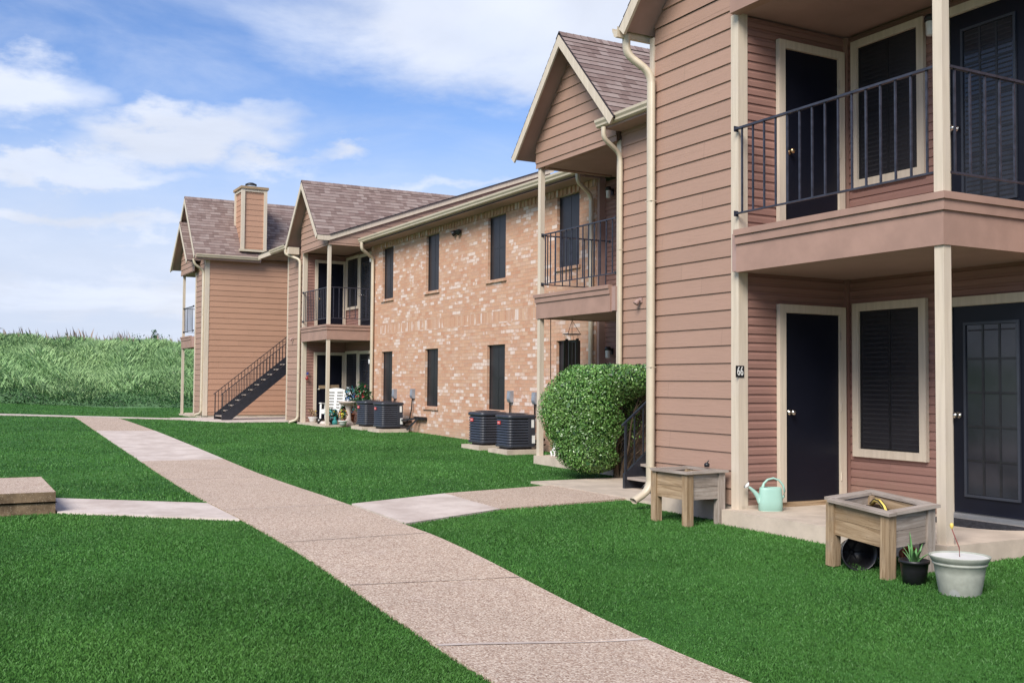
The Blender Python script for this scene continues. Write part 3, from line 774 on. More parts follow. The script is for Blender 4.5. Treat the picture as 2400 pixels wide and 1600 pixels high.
# ------------------------------------------------------------ a balcony wing (used for all four stacks of porches)
def wing(B, x0, sg, yf, dz, W_, dp, closet, door_y, win, fdoor, yc, zc=5.30, oy=0, fd_len=None, nf=15, ns=8, side_to=None, upper=True, lamp=True, fside=1):
    """x0 open corner, sg direction towards the closet, yf fascia front, W_ width, dp depth,
    door_y frame (front, back) distances behind yf, win / fdoor frame ranges in s, yc closet wall plane"""
    zd, zb = 2.95+dz, 2.505+dz; xw = x0+sg*W_; yb = yf-dp
    X = lambda s_: x0+sg*s_
    def rx(a, b): return (min(a, b), max(a, b))
    # floor slab and balcony deck
    sl_ = MB(); a, b = rx(x0-sg*.0, X(W_+.1)); sl_.box(a-.03, b, yb-.1, yf+.03, dz-.35, dz); sl_.build('porch_slab', M_conc, B, bevel=.012)
    dk = MB(); a, b = rx(x0+sg*.03, xw); dk.box(a, b, yb, yf-.03, zb+.015, zd-.03, 0); dk.build('balcony_deck', M_dkbrown, B)
    fa_p = [((X(W_-.12) if sg > 0 else X(0), yf), (X(0) if sg > 0 else X(W_-.12), yf), (0, 1))]
    nside = (-sg, 0)
    yside = yf-(side_to if side_to else dp)
    fa_p.append(((x0, yf), (x0, yside), nside))
    m_ = MB(); h = zd-zb
    for k, (ka, kb, o) in enumerate(((0, .655, 0), (.655, .86, .022), (.86, 1., .042))):
        z_a, z_b = zb+h*ka, zb+h*kb-.001
        a, b = rx(x0-sg*o, X(W_-.10)); m_.box(a, b, yf-.05, yf+o, z_a, z_b, 0, 0)
        a, b = rx(x0-sg*o, x0+sg*.05); m_.box(a, b, yside, yf-.0505, z_a, z_b, 0, 1)
    m_.build('balcony_fascia', M_brown, B, bevel=.004)
    # porch walls
    for lv, (z_a, z_b) in enumerate(((dz, zb+.03), (zd-.04, zc+dz))):
        zs = dz if lv == 0 else zd-.035
        if sg > 0:
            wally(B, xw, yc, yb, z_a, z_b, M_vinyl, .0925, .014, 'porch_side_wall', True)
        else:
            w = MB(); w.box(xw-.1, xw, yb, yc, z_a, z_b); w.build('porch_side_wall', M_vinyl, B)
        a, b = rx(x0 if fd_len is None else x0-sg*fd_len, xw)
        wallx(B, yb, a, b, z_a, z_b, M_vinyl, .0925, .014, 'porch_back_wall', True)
        cb = MB(); a, b = rx(xw-sg*.05, xw); cb.box(a, b-.001, yb+.017, yb+.06, z_a, z_b); cb.build('corner_board', M_brown if lv else M_vinyl, B)
        if sg > 0 and door_y: 
            make_door(B, 'y', xw-.016, -1, yf-door_y[1], yf-door_y[0], zs+.055 if lv == 0 else zs, zs+2.20, -1, M_chrome if lv == 0 else M_brass)
        if win:
            a, b = rx(X(win[0]), X(win[1])); make_window(B, 'x', yb+.012, 1, a, b, zs+.53+(.1 if lv else 0), zs+2.24+(.07 if lv else 0))
        if fdoor:
            a, b = rx(X(fdoor[0]), X(fdoor[1])); make_french_door(B, 'x', yb+.012, 1, a, b, zs+.03, zs+2.22+(.07 if lv else 0), True, fside)
    if sg > 0 and door_y:
        ts = MB(); ts.box(xw-.05, xw-.015, yf-door_y[1]+.02, yf-door_y[0]-.02, dz, dz+.054); ts.build('door_sill', M_wood, B)
    # ceiling and header beams
    c = MB(); a, b = rx(x0, xw); c.box(a, b, yb, yf-.10, zc+dz+.02, zc+dz+.06); c.build('porch_ceiling', M_dkbrown, B)
    bm = MB(); a, b = rx(x0, xw); bm.box(a, b, yf-.13, yf-.002, zc+dz, zc+dz+.24)
    a, b = rx(x0+sg*.002, x0+sg*.12); bm.box(a, b, yside, yf-.131, zc+dz, zc+dz+.24); bm.build('header_beam', M_brown, B)
    # posts: open corner below and above
    px0, px1 = rx(x0+sg*.015, x0+sg*.110)
    post(B, px0, px1, yf-.11, yf-.02, dz, zb); post(B, px0, px1, yf-.11, yf-.02, zd, zc+dz)
    # corner trim at the closet
    tx0, tx1 = rx(xw-sg*.02, xw+sg*.10)
    tr = MB(); tr.box(tx0, tx1, yc-.10, yc+.028, dz+.0, zc+dz+.02, 0, 2); tr.build('corner_trim', M_cream, B, bevel=.004)
    # railings
    zr0, zr1 = zd+.19, zd+1.10
    railing(B, (xw-sg*.02, yf-.065), (x0+sg*.11, yf-.065), zr0, zr1, nf)
    railing(B, (x0+sg*.06, yf-.11), (x0+sg*.06, yside+.0), zr0, zr1, ns)

def base_building(name, label, loc): return thing(name, label, 'building', loc, world=True)

# ======================= near building (C)
BC = base_building('apartment_building', 'nearest pinkish brown lap sided apartment building with the large balcony, navy doors and number 66', (8, -9, 0))
yC, dC = -7.49, -.02
wing(BC, 5.92, 1, -7.36, dC, 2.70, 1.73, 1.5, (.64, 1.63), (1.60-.02, 2.58), (.28, 1.36), yC, nf=15, ns=8, fd_len=3.4)
wallx(BC, yC, 8.72, 10.12, .02, 5.75)
w = MB(); w.box(8.60, 10.10, yC-.3, yC-.012, -.4, .018); w.build('foundation', M_conc, BC)
w = MB(); w.box(10.12, 10.20, yC-.10, yC+.028, .0, 5.47, 0, 2); w.build('corner_trim', M_cream, BC)
w = MB(); w.box(10.02, 10.14, -14, yC-.101, -.3, 5.5); w.build('breezeway_wall', M_siding, BC)
gable(BC, 5.35, 10.25, 5.55, 5.55, 7.80, 8.17, -7.04, -14, yC, 5.42, wx=(5.9, 10.1))
gutter(BC, (10.25, -7.02), (10.25, -13), (1, 0), 5.57)
downspout(BC, [(10.26, -7.16, 5.48), (10.26, -7.16, 5.26), (10.10, -7.41, 5.02), (10.10, -7.41, .06), (10.13, -7.19, -.07)], .112, .075)
# the part of the building running on to the right of the balcony
w = MB(); w.box(2.5, 8.6, -14, -9.115, -.4, 5.6); w.build('rear_wall', M_vinyl, BC)
wallx(BC, -9.09, 2.52, 5.80, 2.5, 2.93, M_vinyl, .0925, .014, 'porch_back_wall', True)
wallx(BC, -9.085, 2.52, 5.80, -.12, -.022, M_vinyl, .0925, .014, 'porch_back_wall', True)
w = MB(); w.poly([(2.5, -8.6, 5.5), (5.5, -8.6, 5.5), (5.5, -15, 7.9), (2.5, -15, 7.9)]); w.build('rear_roof', M_shingle, BC)

# ======================= middle building: wing B, brick wall, wing A
BM = base_building('apartment_building', 'long middle apartment building with an orange whitewashed brick wall between two gabled balconies', (22, -12, 0))
yB = -9.77; dB = -.015
wing(BM, 16.73, -1, -9.67, dB, 2.53, 1.80, 1.5, None, None, None, yB, nf=13, ns=9, side_to=1.60, fd_len=.45)
wallx(BM, yB, 12.4, 14.12, 0, 5.45)
w = MB(); w.box(12.42, 12.5, -14, yB-.03, -.3, 5.4); w.build('breezeway_wall', M_siding, BM)
gable(BM, 13.66, 17.05, 5.55, 5.50, 15.36, 7.38, -9.30, -14.6, -9.67, 5.28, wx=(14.12, 16.76))
gutter(BM, (14.25, -9.42), (10.2, -9.42), (0, 1), 5.60)
w = MB(); w.box(10.2, 14.1, -9.78, -9.42, 5.44, 5.47); w.box(10.2, 14.1, -9.43, -9.415, 5.45, 5.62); w.build('eave_soffit', M_dkbrown, BM)
w = MB(); w.poly([(10.2, -9.40, 5.615), (13.9, -9.40, 5.615), (13.9, -14.9, 7.62), (10.2, -14.9, 7.62)]); w.build('breezeway_roof', M_shingle, BM)
downspout(BM, [(14.06, -9.37, 5.46), (14.06, -9.37, 5.28), (14.06, -9.70, 5.06), (14.06, -9.70, -.02), (14.3, -9.4, -.12)], .085, .065)
# return board where the brick ends behind the balcony
w = MB(); w.box(17.12, 17.2, -11.47, -11.32, -.1, 5.35); w.build('corner_board', M_dkbrown, BM)
yK = -11.3; xk0, xk1 = 17.2, 29.42
wins = [(17.82, 18.69), (20.95, 21.83), (24.58, 25.39), (27.68, 28.49)]
lows, ups_ = (.68, 2.19), (3.71, 5.19)
bw = MB()
xs = sorted([xk0, xk1]+[a for p in wins for a in p]); zs = [-.35, .68, 2.19, 3.71, 5.19, 5.40]
BAND = (2.71, 2.965)
def hole(xa, za): return any(p[0]-.01 < xa < p[1]-.01 for p in wins) and any(abs(za-h) < .01 for h in (lows[0], ups_[0]))
for i in range(len(xs)-1):
    for j in range(len(zs)-1):
        if hole(xs[i], zs[j]): continue
        za, zb_ = zs[j], zs[j+1]
        segs = [(za, zb_, 0)]
        if za < BAND[0] < zb_: segs = [(za, BAND[0], 0), (BAND[0], BAND[1], 1), (BAND[1], zb_, 0)]
        for (p, q, mi) in segs:
            uv = [(xs[i], p), (xs[i+1], p), (xs[i+1], q), (xs[i], q)]
            if mi: uv = [(u, (v-BAND[0])*.225/(BAND[1]-BAND[0])*.995) for u, v in uv]
            bw.poly([(xs[i], yK, p), (xs[i+1], yK, p), (xs[i+1], yK, q), (xs[i], yK, q)], uv, mi)
for (xa, xb) in wins:
    for (za, zb_) in (lows, ups_):
        d_ = .10
        bw.poly([(xb, yK, za), (xb, yK, zb_), (xb, yK-d_, zb_), (xb, yK-d_, za)], [(0, za), (0, zb_), (d_, zb_), (d_, za)])
        bw.poly([(xa, yK, za), (xa, yK-d_, za), (xa, yK-d_, zb_), (xa, yK, zb_)], [(0, za), (d_, za), (d_, zb_), (0, zb_)])
        bw.poly([(xa, yK, zb_), (xb, yK, zb_), (xb, yK-d_, zb_), (xa, yK-d_, zb_)], [(xa, 0), (xb, 0), (xb, d_), (xa, d_)])
        bw.poly([(xa, yK, za), (xb, yK, za), (xb, yK-d_, za), (xa, yK-d_, za)], [(xa, 0), (xb, 0), (xb, d_), (xa, d_)])
bw.poly([(xk0, yK, -.35), (xk0, yK-.2, -.35), (xk0, yK-.2, 5.4), (xk0, yK, 5.4)], [(0, 0), (.2, 0), (.2, 5.4), (0, 5.4)])
bw.poly([(xk0, yK-.2, -.35), (xk1, yK-.2, -.35), (xk1, yK-.2, 5.4), (xk0, yK-.2, 5.4)])
bw.build('brick_wall', [M_brick, M_brickv], BM)
sc_ = MB(); x = xk0+.02; k = 0                           # soldier course under the eave, every other brick proud
while x < xk1-.09:
    inw = any(a-.06 < x+.04 < b+.02 for a, b in wins)
    o = .028 if k % 2 else .008
    z0_ = 5.20
    sc_.poly([(x, yK+o, z0_), (x+.081, yK+o, z0_), (x+.081, yK+o, 5.41), (x, yK+o, 5.41)], [(x, .0), (x+.081, .0), (x+.081, .22), (x, .22)])
    if k % 2:
        for xx in (x, x+.081): sc_.poly([(xx, yK+.008, z0_), (xx, yK+o, z0_), (xx, yK+o, 5.41), (xx, yK+.008, 5.41)], [(xx, 0), (xx+.02, 0), (xx+.02, .22), (xx, .22)])
    sc_.poly([(x, yK, z0_), (x+.081, yK, z0_), (x+.081, yK+o, z0_), (x, yK+o, z0_)], [(x, 0), (x+.081, 0), (x+.081, .02), (x, .02)])
    x += .0813; k += 1
sc_.build('soldier_course', M_brickv, BM)
for (xa, xb) in wins:
    for lv, (za, zb_) in enumerate((lows, ups_)):
        w = MB(); w.box(xa+.004, xb-.004, yK-.100, yK-.075, za+.004, zb_-.004); wd = w.build('window', M_screen, BM)
        fr = MB(); frame_box(fr, 'x', yK-.075, 1, xa+.004, xb-.004, za+.004, zb_-.004, .028, .012)
        fr.box(xa+.03, xb-.03, yK-.0745, yK-.070, (za+zb_)/2-.012, (za+zb_)/2+.012)
        fr.box((xa+xb)/2-.009, (xa+xb)/2+.009, yK-.0745, yK-.071, za+.03, zb_-.03)
        fr.build('window_frame', M_black, wd)
        sl_ = MB(); xx = xa-.06
        while xx < xb+.055:
            e = min(xx+.076, xb+.06); dz_ = random.uniform(-.003, .003)
            a = [(xx, yK-.07, za+.012), (e, yK-.07, za+.012), (e, yK+.045, za-.012+dz_), (xx, yK+.045, za-.012+dz_)]
            b = [(xx, yK-.07, za-.07), (e, yK-.07, za-.07), (e, yK+.045, za-.075+dz_), (xx, yK+.045, za-.075+dz_)]
            uv = [(xx, 0), (e, 0), (e, .12), (xx, .12)]
            sl_.poly(a, uv); sl_.poly([b[3], b[2], a[2], a[3]], uv); sl_.poly([a[0], a[3], b[3], b[0]], [(xx, 0)]*4); sl_.poly([a[1], a[2], b[2], b[1]], [(e, 0)]*4)
            sl_.poly([b[0], b[1], b[2], b[3]], uv)
            xx += .0813
        sl_.build('window_sill', M_brickv, wd)
# eave of the brick part
w = MB(); w.box(17.12, 29.3, yK-.1, -10.87, 5.34, 5.37); w.build('eave_soffit', M_dkbrown, BM)
w = MB(); w.box(17.0, 29.25, -10.895, -10.87, 5.345, 5.50); w.build('eave_fascia', M_dkbrown, BM)
gutter(BM, (17.05, -10.86), (29.12, -10.86), (0, 1), 5.52)
sh = MB()
sh.lap((0, -10.82, 5.535), (1, 0, 0), Vector((0, -1, .366)).normalized(), Vector((0, .366, 1)).normalized(), [(14.2, 0), (29.3, 0), (29.3, 7.2), (14.2, 7.2)], .14, .009, 0, 1)
sh.poly([(14.2, -17.58, 8.0), (29.3, -17.58, 8.0), (29.3, -24.5, 5.3), (14.2, -24.5, 5.3)])
sh.build('roof', [M_shingle, M_shedge], BM)
w = MB(); w.box(14.2, 33.6, -19, -11.51, -.3, 5.3); w.build('rear_wall', M_void, BM)
downspout(BM, [(17.10, -10.80, 5.40), (17.10, -10.80, 5.22), (17.28, -11.23, 5.02), (17.28, -11.23, -.02), (17.3, -11.0, -.10)], .10, .07)
downspout(BM, [(28.92, -10.80, 5.40), (28.92, -10.80, 5.20), (29.12, -11.23, 4.98), (29.12, -11.23, .02), (29.1, -11.1, -.05)], .13, .08)
# wing A
dA = .045
wing(BM, 29.43, 1, -9.95, dA, 2.55, 1.50, 1.5, (.44, 1.46), (1.30, 2.44), (.13, 1.27), -10.05, nf=15, ns=8)
wallx(BM, -10.05, 32.08, 33.6, .06, 5.52)
w = MB(); w.box(33.6, 33.68, -10.15, -10.02, .05, 5.55, 0, 2); w.build('corner_trim', M_cream, BM)
w = MB(); w.box(33.5, 33.6, -16, -10.16, -.2, 5.5); w.build('breezeway_wall', M_siding, BM)
def nearA(H, L):
    # cut by the plane of the side roof that rises from the balcony corner
    return [(0, 0), (.38, 0), (.38+4.95, H), (0, H)]
gable(BM, 29.36, 32.64, 5.60, 5.58, 31.0, 7.44, -9.60, -15.2, -9.95, 5.32, wx=(29.44, 32.0), near_poly=nearA)
w = MB()      # cream rake board rising with the side roof, and the siding triangle below it
a, b = Vector((29.33, -9.95, 5.60)), Vector((29.33, -17.6, 8.40)); dn = Vector((0, 0, -.15)); dx = Vector((.035, 0, 0))
q = [a, b, b+dn, a+dn]; w.poly(q); w.poly([p+dx for p in q][::-1]); w.poly([a, a+dx, b+dx, b]); w.poly([a+dn, b+dn, b+dn+dx, a+dn+dx]); 
w.box(29.33, 29.365, -9.949, -9.60, 5.445, 5.585)
w.build('rake_board', M_cream, BM)
w = MB(); a2, b2 = a+Vector((-.03, .0, .03)), b+Vector((-.03, 0, .03))
w.poly([a2, b2, b2+Vector((.9, 0, .0)), a2+Vector((.9, 0, 0))], None, 0); w.poly([a2, b2, b2-Vector((0, 0, .035)), a2-Vector((0, 0, .035))], None, 1); w.build('side_roof', [M_shingle, M_shedge], BM)
w = MB(); w.lap((29.40, 0, 0), (0, -1, 0), (0, 0, 1), (-1, 0, 0), [(9.96, 5.34), (17.5, 5.34), (17.5, 8.26), (9.96, 5.50)], .2, .014); w.poly([(29.402, -9.96, 5.34), (29.402, -17.5, 5.34), (29.402, -17.5, 8.26), (29.402, -9.96, 5.5)]); w.build('gable_wall', M_siding, BM)
gutter(BM, (32.62, -9.66), (34.3, -9.66), (0, 1), 5.66)
w = MB(); w.box(32.62, 35.9, -9.66, -9.635, 5.52, 5.68); w.box(32.3, 32.64, -9.97, -9.63, 5.34, 5.56); w.build('eave_fascia', M_cream, BM)
w = MB(); w.poly([(32.6, -9.60, 5.69), (35.95, -9.60, 5.69), (35.95, -13.5, 7.1), (32.6, -13.5, 7.1)]); w.box(32.62, 35.9, -13, -9.66, 5.53, 5.56); w.build('breezeway_roof', M_shingle, BM)
downspout(BM, [(32.55, -9.60, 5.50), (32.55, -9.60, 5.36), (32.22, -9.98, 5.16), (32.22, -9.98, .12), (32.4, -9.75, .03)], .12, .08)

# ======================= far building (D)
BD = base_building('apartment_building', 'farthest apartment building with a sided chimney and a black stairway against its side', (40, -10, 0))
XD, yD, dD = 38.3, -8.39, .05
wing(BD, 41.75, -1, -8.25, dD, 1.85, 1.6, 1.5, None, None, None, yD, nf=8, ns=8)
wallx(BD, yD, XD+.06, 39.95, .08, 5.85)
wally(BD, XD, yD, -15, .08, 5.85, M_siding_warmlit, name='siding_wall')
w = MB(); w.box(XD-.02, XD+.09, yD-.13, yD+.03, .06, 5.80, 0, 2); w.build('corner_trim', M_cream, BD)
w = MB(); w.box(XD+.01, 41.8, -15, yD-.02, -.3, .08); w.build('foundation', M_conc, BD)
w = MB(); w.box(39.96, 40.04, -15, -9.9, .08, 5.5); w.build('porch_side_wall', M_vinyl, BD)
gable(BD, 38.0, 42.29, 5.80, 5.69, 40.0, 8.17, -7.92, -15, yD, 5.45, wx=(XD, 41.9))
gable(BD, 39.12, 42.33, 5.72, 5.66, 40.60, 7.30, -7.88, -8.38, -8.20, 5.35, wx=(39.3, 41.75), name='porch_roof')
gutter(BD, (37.99, -7.95), (37.99, -10.25), (-1, 0), 5.84)
w = MB(); w.box(37.99, 38.29, -10.3, -7.95, 5.66, 5.68); w.box(37.985, 38.01, -10.3, -7.93, 5.68, 5.82); w.build('eave_soffit', M_dkbrown, BD)
downspout(BD, [(38.35, -7.95, 5.70), (38.35, -7.99, 5.50), (38.42, -8.33, 5.30), (38.42, -8.33, .16), (38.7, -8.15, .08)], .13, .08)
# chimney
def chim():
    x0_, x1_, y0_, y1_, zt = 38.15, 39.15, -9.64, -10.46, 8.36
    zb_ = 5.85
    c = MB()
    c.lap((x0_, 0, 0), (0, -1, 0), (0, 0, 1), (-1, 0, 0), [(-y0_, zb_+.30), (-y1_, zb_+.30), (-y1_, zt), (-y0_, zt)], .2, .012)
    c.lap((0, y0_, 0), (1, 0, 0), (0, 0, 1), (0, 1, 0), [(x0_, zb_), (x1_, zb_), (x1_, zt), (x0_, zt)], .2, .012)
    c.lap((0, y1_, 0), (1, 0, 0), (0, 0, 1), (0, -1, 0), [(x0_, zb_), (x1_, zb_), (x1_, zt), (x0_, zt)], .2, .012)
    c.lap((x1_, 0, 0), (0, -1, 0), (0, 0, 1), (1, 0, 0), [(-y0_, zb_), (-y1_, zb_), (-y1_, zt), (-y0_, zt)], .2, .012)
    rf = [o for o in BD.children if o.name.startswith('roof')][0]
    ch = c.build('chimney', M_siding_warmlit, BD)
    t_ = MB()
    for (xx, yy) in ((x0_, y0_), (x0_, y1_), (x1_, y0_), (x1_, y1_)):
        t_.box(xx-.06 if xx == x0_ else xx-.06, xx+.06, yy-.06, yy+.06, zb_+.25, zt, 0, 2)
    t_.box(x0_-.05, x1_+.05, y1_-.05, y0_+.05, zt-.10, zt-.002)
    t_.build('corner_trim', M_cream, ch)
    k = MB(); k.box(x0_-.10, x1_+.10, y1_-.10, y0_+.10, zt, zt+.09); k.build('chimney_cap', M_wood, ch, bevel=.01)
    fl = MB(); fl.box(x0_-.10, x0_+.02, y1_-.10, y0_+.12, 6.05, 6.13); fl.build('flashing', M_metalcream, ch)
    p = MB(); cx, cy = (x0_+x1_)/2, (y0_+y1_)/2
    p.lathe((cx, cy, zt+.09), [(.17, 0), (.17, .14)], 20); pp = p.build('flue', M_chrome, ch)
    q_ = MB(); q_.lathe((cx, cy, zt+.22), [(0, 0), (.21, 0), (.21, .05), (.10, .10), (0, .11)], 20); q_.build('flue_cap', M_black, pp)
chim()

# ======================= black steel stairways with timber treads
def stairway(x0, x1, y0, zb_, rise, run, n, label, nb):
    t = thing('staircase', label, 'staircase', ((x0+x1)/2, y0, zb_), world=True)
    for xx in (x0, x1-.05):
        s_ = MB(); y1 = y0-run*n; z1 = zb_+rise*n
        lo, hi = -.10, .22
        P_ = [(y0+.02, zb_), (y0+.02, zb_+.20), (y1, z1+.24), (y1, z1-.12), (y0-.26, zb_)]
        a = [Vector((xx, y, z)) for y, z in P_]; b = [Vector((xx+.05, y, z)) for y, z in P_]
        s_.poly(a); s_.poly(b[::-1])
        for i in range(5): s_.poly([a[i], a[(i+1) % 5], b[(i+1) % 5], b[i]])
        s_.build('stringer', M_iron, t, bevel=.004)
        rl = MB(); xm = xx+.025; s0 = Vector((xm, y0+.0, zb_+.90)); s1 = Vector((xm, y1, z1+.92))
        rl.beam(s0+Vector((0, .05, -.03)), s1, .040, .020)
        for i in range(nb*n//2+1):
            f_ = i/(nb*n/2); p = s0.lerp(s1, f_); zz = zb_+.20+(z1+.22-zb_-.20)*f_
            hw = .015 if i == 0 else .0085
            rl.box(xm-hw, xm+hw, p.y-hw-.01, p.y+hw-.01, zz-.04 if i else zb_, p.z)
        rl.build('railing', M_iron, t)
    for i in range(n):
        s_ = MB(); zz = zb_+rise*(i+1)-.02; yy = y0-run*i-.02
        s_.box(x0+.052, x1-.052, yy-.27, yy, zz-.035, zz, 0, 0); s_.build('tread', M_woodgrey, t)
    return t
stairway(10.75, 12.12, -8.44, -.15, .178, .226, 15, 'black iron stairway going up behind the clipped shrub in the near passage', 3)
stairway(35.30, 36.45, -8.36, -.01, .178, .222, 15, 'black iron stairway with pale treads against the side of the farthest building', 4)

# ------------------------------------------------------------ lamps and small things on the walls
def jar_lamp(loc, label, rot=0):
    t = thing('wall_lamp', label, 'lamp', loc, rot, 'jar lamps on the porch walls')
    b = MB(); b.box(-.04, .04, -.0, .025, -.06, .06); b.tube([(0, .02, .02), (0, .05, .07), (0, .10, .075)], .014, 8); b.build('bracket', M_black, t)
    c = MB(); c.lathe((0, .105, .02), [(0, .075), (.052, .07), (.062, .045), (.062, .0), (.055, 0)], 18); c.build('lamp_cap', M_black, t)
    g_ = MB(); g_.lathe((0, .105, -.13), [(0, 0), (.040, .004), (.046, .02), (.048, .10), (.050, .148)], 18); g_.build('lamp_glass', M_lampglass, t)
    return t
jar_lamp((7.34, -9.06, 5.06), 'jar lamp beside the upper door of the nearest balcony, half behind the post')
jar_lamp((16.86, -11.46, 5.04), 'jar lamp on the upper balcony wall next to the brick, above the clipped shrub')
jar_lamp((16.86, -11.46, 1.93), 'jar lamp on the lower porch wall just above the clipped shrub')
jar_lamp((29.50, -11.43, 5.03), 'jar lamp beside the upper door of the middle balcony, by the downspout')
jar_lamp((29.50, -11.43, 1.98), 'jar lamp beside the lower patio door behind the bird bath')
def flood(loc, label):
    t = thing('flood_light', label, 'lamp', loc, 0, 'small brown flood lights')
    b = MB(); b.box(-.035, .035, 0, .02, -.04, .04); b.tube([(0, .01, 0), (0, .06, .01)], .015, 8); b.build('bracket', M_dkbrown, t)
    h = MB(); h.lathe((0, .05, .01), [(0, 0), (.030, .01), (.036, .04), (.050, .09), (.042, .091), (0, .06)], 16, ax=(.2, .5, -.8)); h.build('lamp_head', M_dkbrown, t)
flood((33.0, -10.04, 2.70), 'small brown flood light on the narrow wall by the middle balcony')
flood((13.55, -9.76, 2.63), 'small brown flood light on the wall beside the nearest downspout')
t = thing('security_light', 'black twin headed security light high on the brick wall', 'lamp', (23.43, -11.3, 5.05))
b = MB(); b.lathe((0, 0, 0), [(.055, 0), (.055, .02), (.03, .035), (0, .036)], 16, ax=(0, 1, 0)); b.tube([(-.12, .05, -.02), (.12, .05, .02)], .016, 8); b.build('bracket', M_black, t)
for s_ in (-1, 1):
    h = MB(); h.lathe((s_*.13, .06, 0), [(0, -.07), (.04, -.06), (.06, -.02), (.075, .06), (.07, .07), (0, .04)], 16, ax=(s_*.5, .8, -.5)); h.build('lamp_head', M_black, t)

# house number 66 on its dark plate, on the corner trim facing the camera
t = thing('house_number', 'dark plate with the white number 66 on the cream corner trim', 'sign', (8.598, -7.475, 1.44))
b = MB(); b.box(-.006, 0, -.056, .056, -.062, .062); b.build('plate', M_black, t)
cu = D.curves.new('digits', 'FONT'); cu.body = '66'; cu.size = .135; cu.align_x = 'CENTER'; cu.align_y = 'CENTER'; cu.extrude = .002; cu.space_character = 1.05
tmp = D.objects.new('digits_src', cu); COL.objects.link(tmp)
bpy.context.view_layer.update()
me = D.meshes.new_from_object(tmp.evaluated_get(bpy.context.evaluated_depsgraph_get())); D.objects.remove(tmp)
dg = D.objects.new('digits', me); COL.objects.link(dg); me.materials.clear(); me.materials.append(M_white); dg.parent = t
dg.matrix_local = Matrix(((0, 0, -1, -.009), (-1, 0, 0, 0), (0, 1, 0, 0), (0, 0, 0, 1))) @ Matrix.Diagonal((.62, 1, 1, 1))

# electrical disconnect boxes and their cables on the brick
def ebox(x, z, label, cable):
    t = thing('disconnect_box', label, 'utility box', (x, yK, z), 0, 'grey disconnect boxes on the brick wall')
    b = MB(); w_ = .075
    prof = [(0, -.12), (.07, -.12), (.10, -.05), (.085, .13), (0, .14)]
    b.extrude(prof, (-w_, 0, 0), (w_, 0, 0), (0, 1, 0)); b.build('box', M_greymetal, t, bevel=.006)
    l_ = MB(); l_.extrude([(.088, -.10), (.108, -.05), (.094, .08), (.088, .08)], (-.05, 0, 0), (.05, 0, 0), (0, 1, 0)); l_.build('cover', M_greymetal, t)
    c = MB(); c.tube(cable, .017, 8); c.build('cable', M_black, t)
ebox(20.60, 1.00, 'grey disconnect box above the nearer pair of air conditioners', [(0, .05, -.11), (0, .055, -.5), (0, .06, -.62), (-.02, .15, -.78)])
ebox(19.49, .98, 'grey disconnect box partly behind the post of the near balcony', [(0, .05, -.11), (-.01, .06, -.6), (.03, .16, -.75), (.18, .30, -.80), (.30, .42, -.76)])
ebox(27.38, .98, 'grey disconnect box directly above the farther pair of air conditioners', [(0, .05, -.11), (-.02, .06, -.40), (-.04, .12, -.60)])
ebox(26.10, 1.0, 'grey disconnect box with a long curved cable right of the farther air conditioners', [(0, .05, -.11), (.0, .07, -.40), (.05, .10, -.65), (.22, .20, -.85), (.60, .35, -.93)])

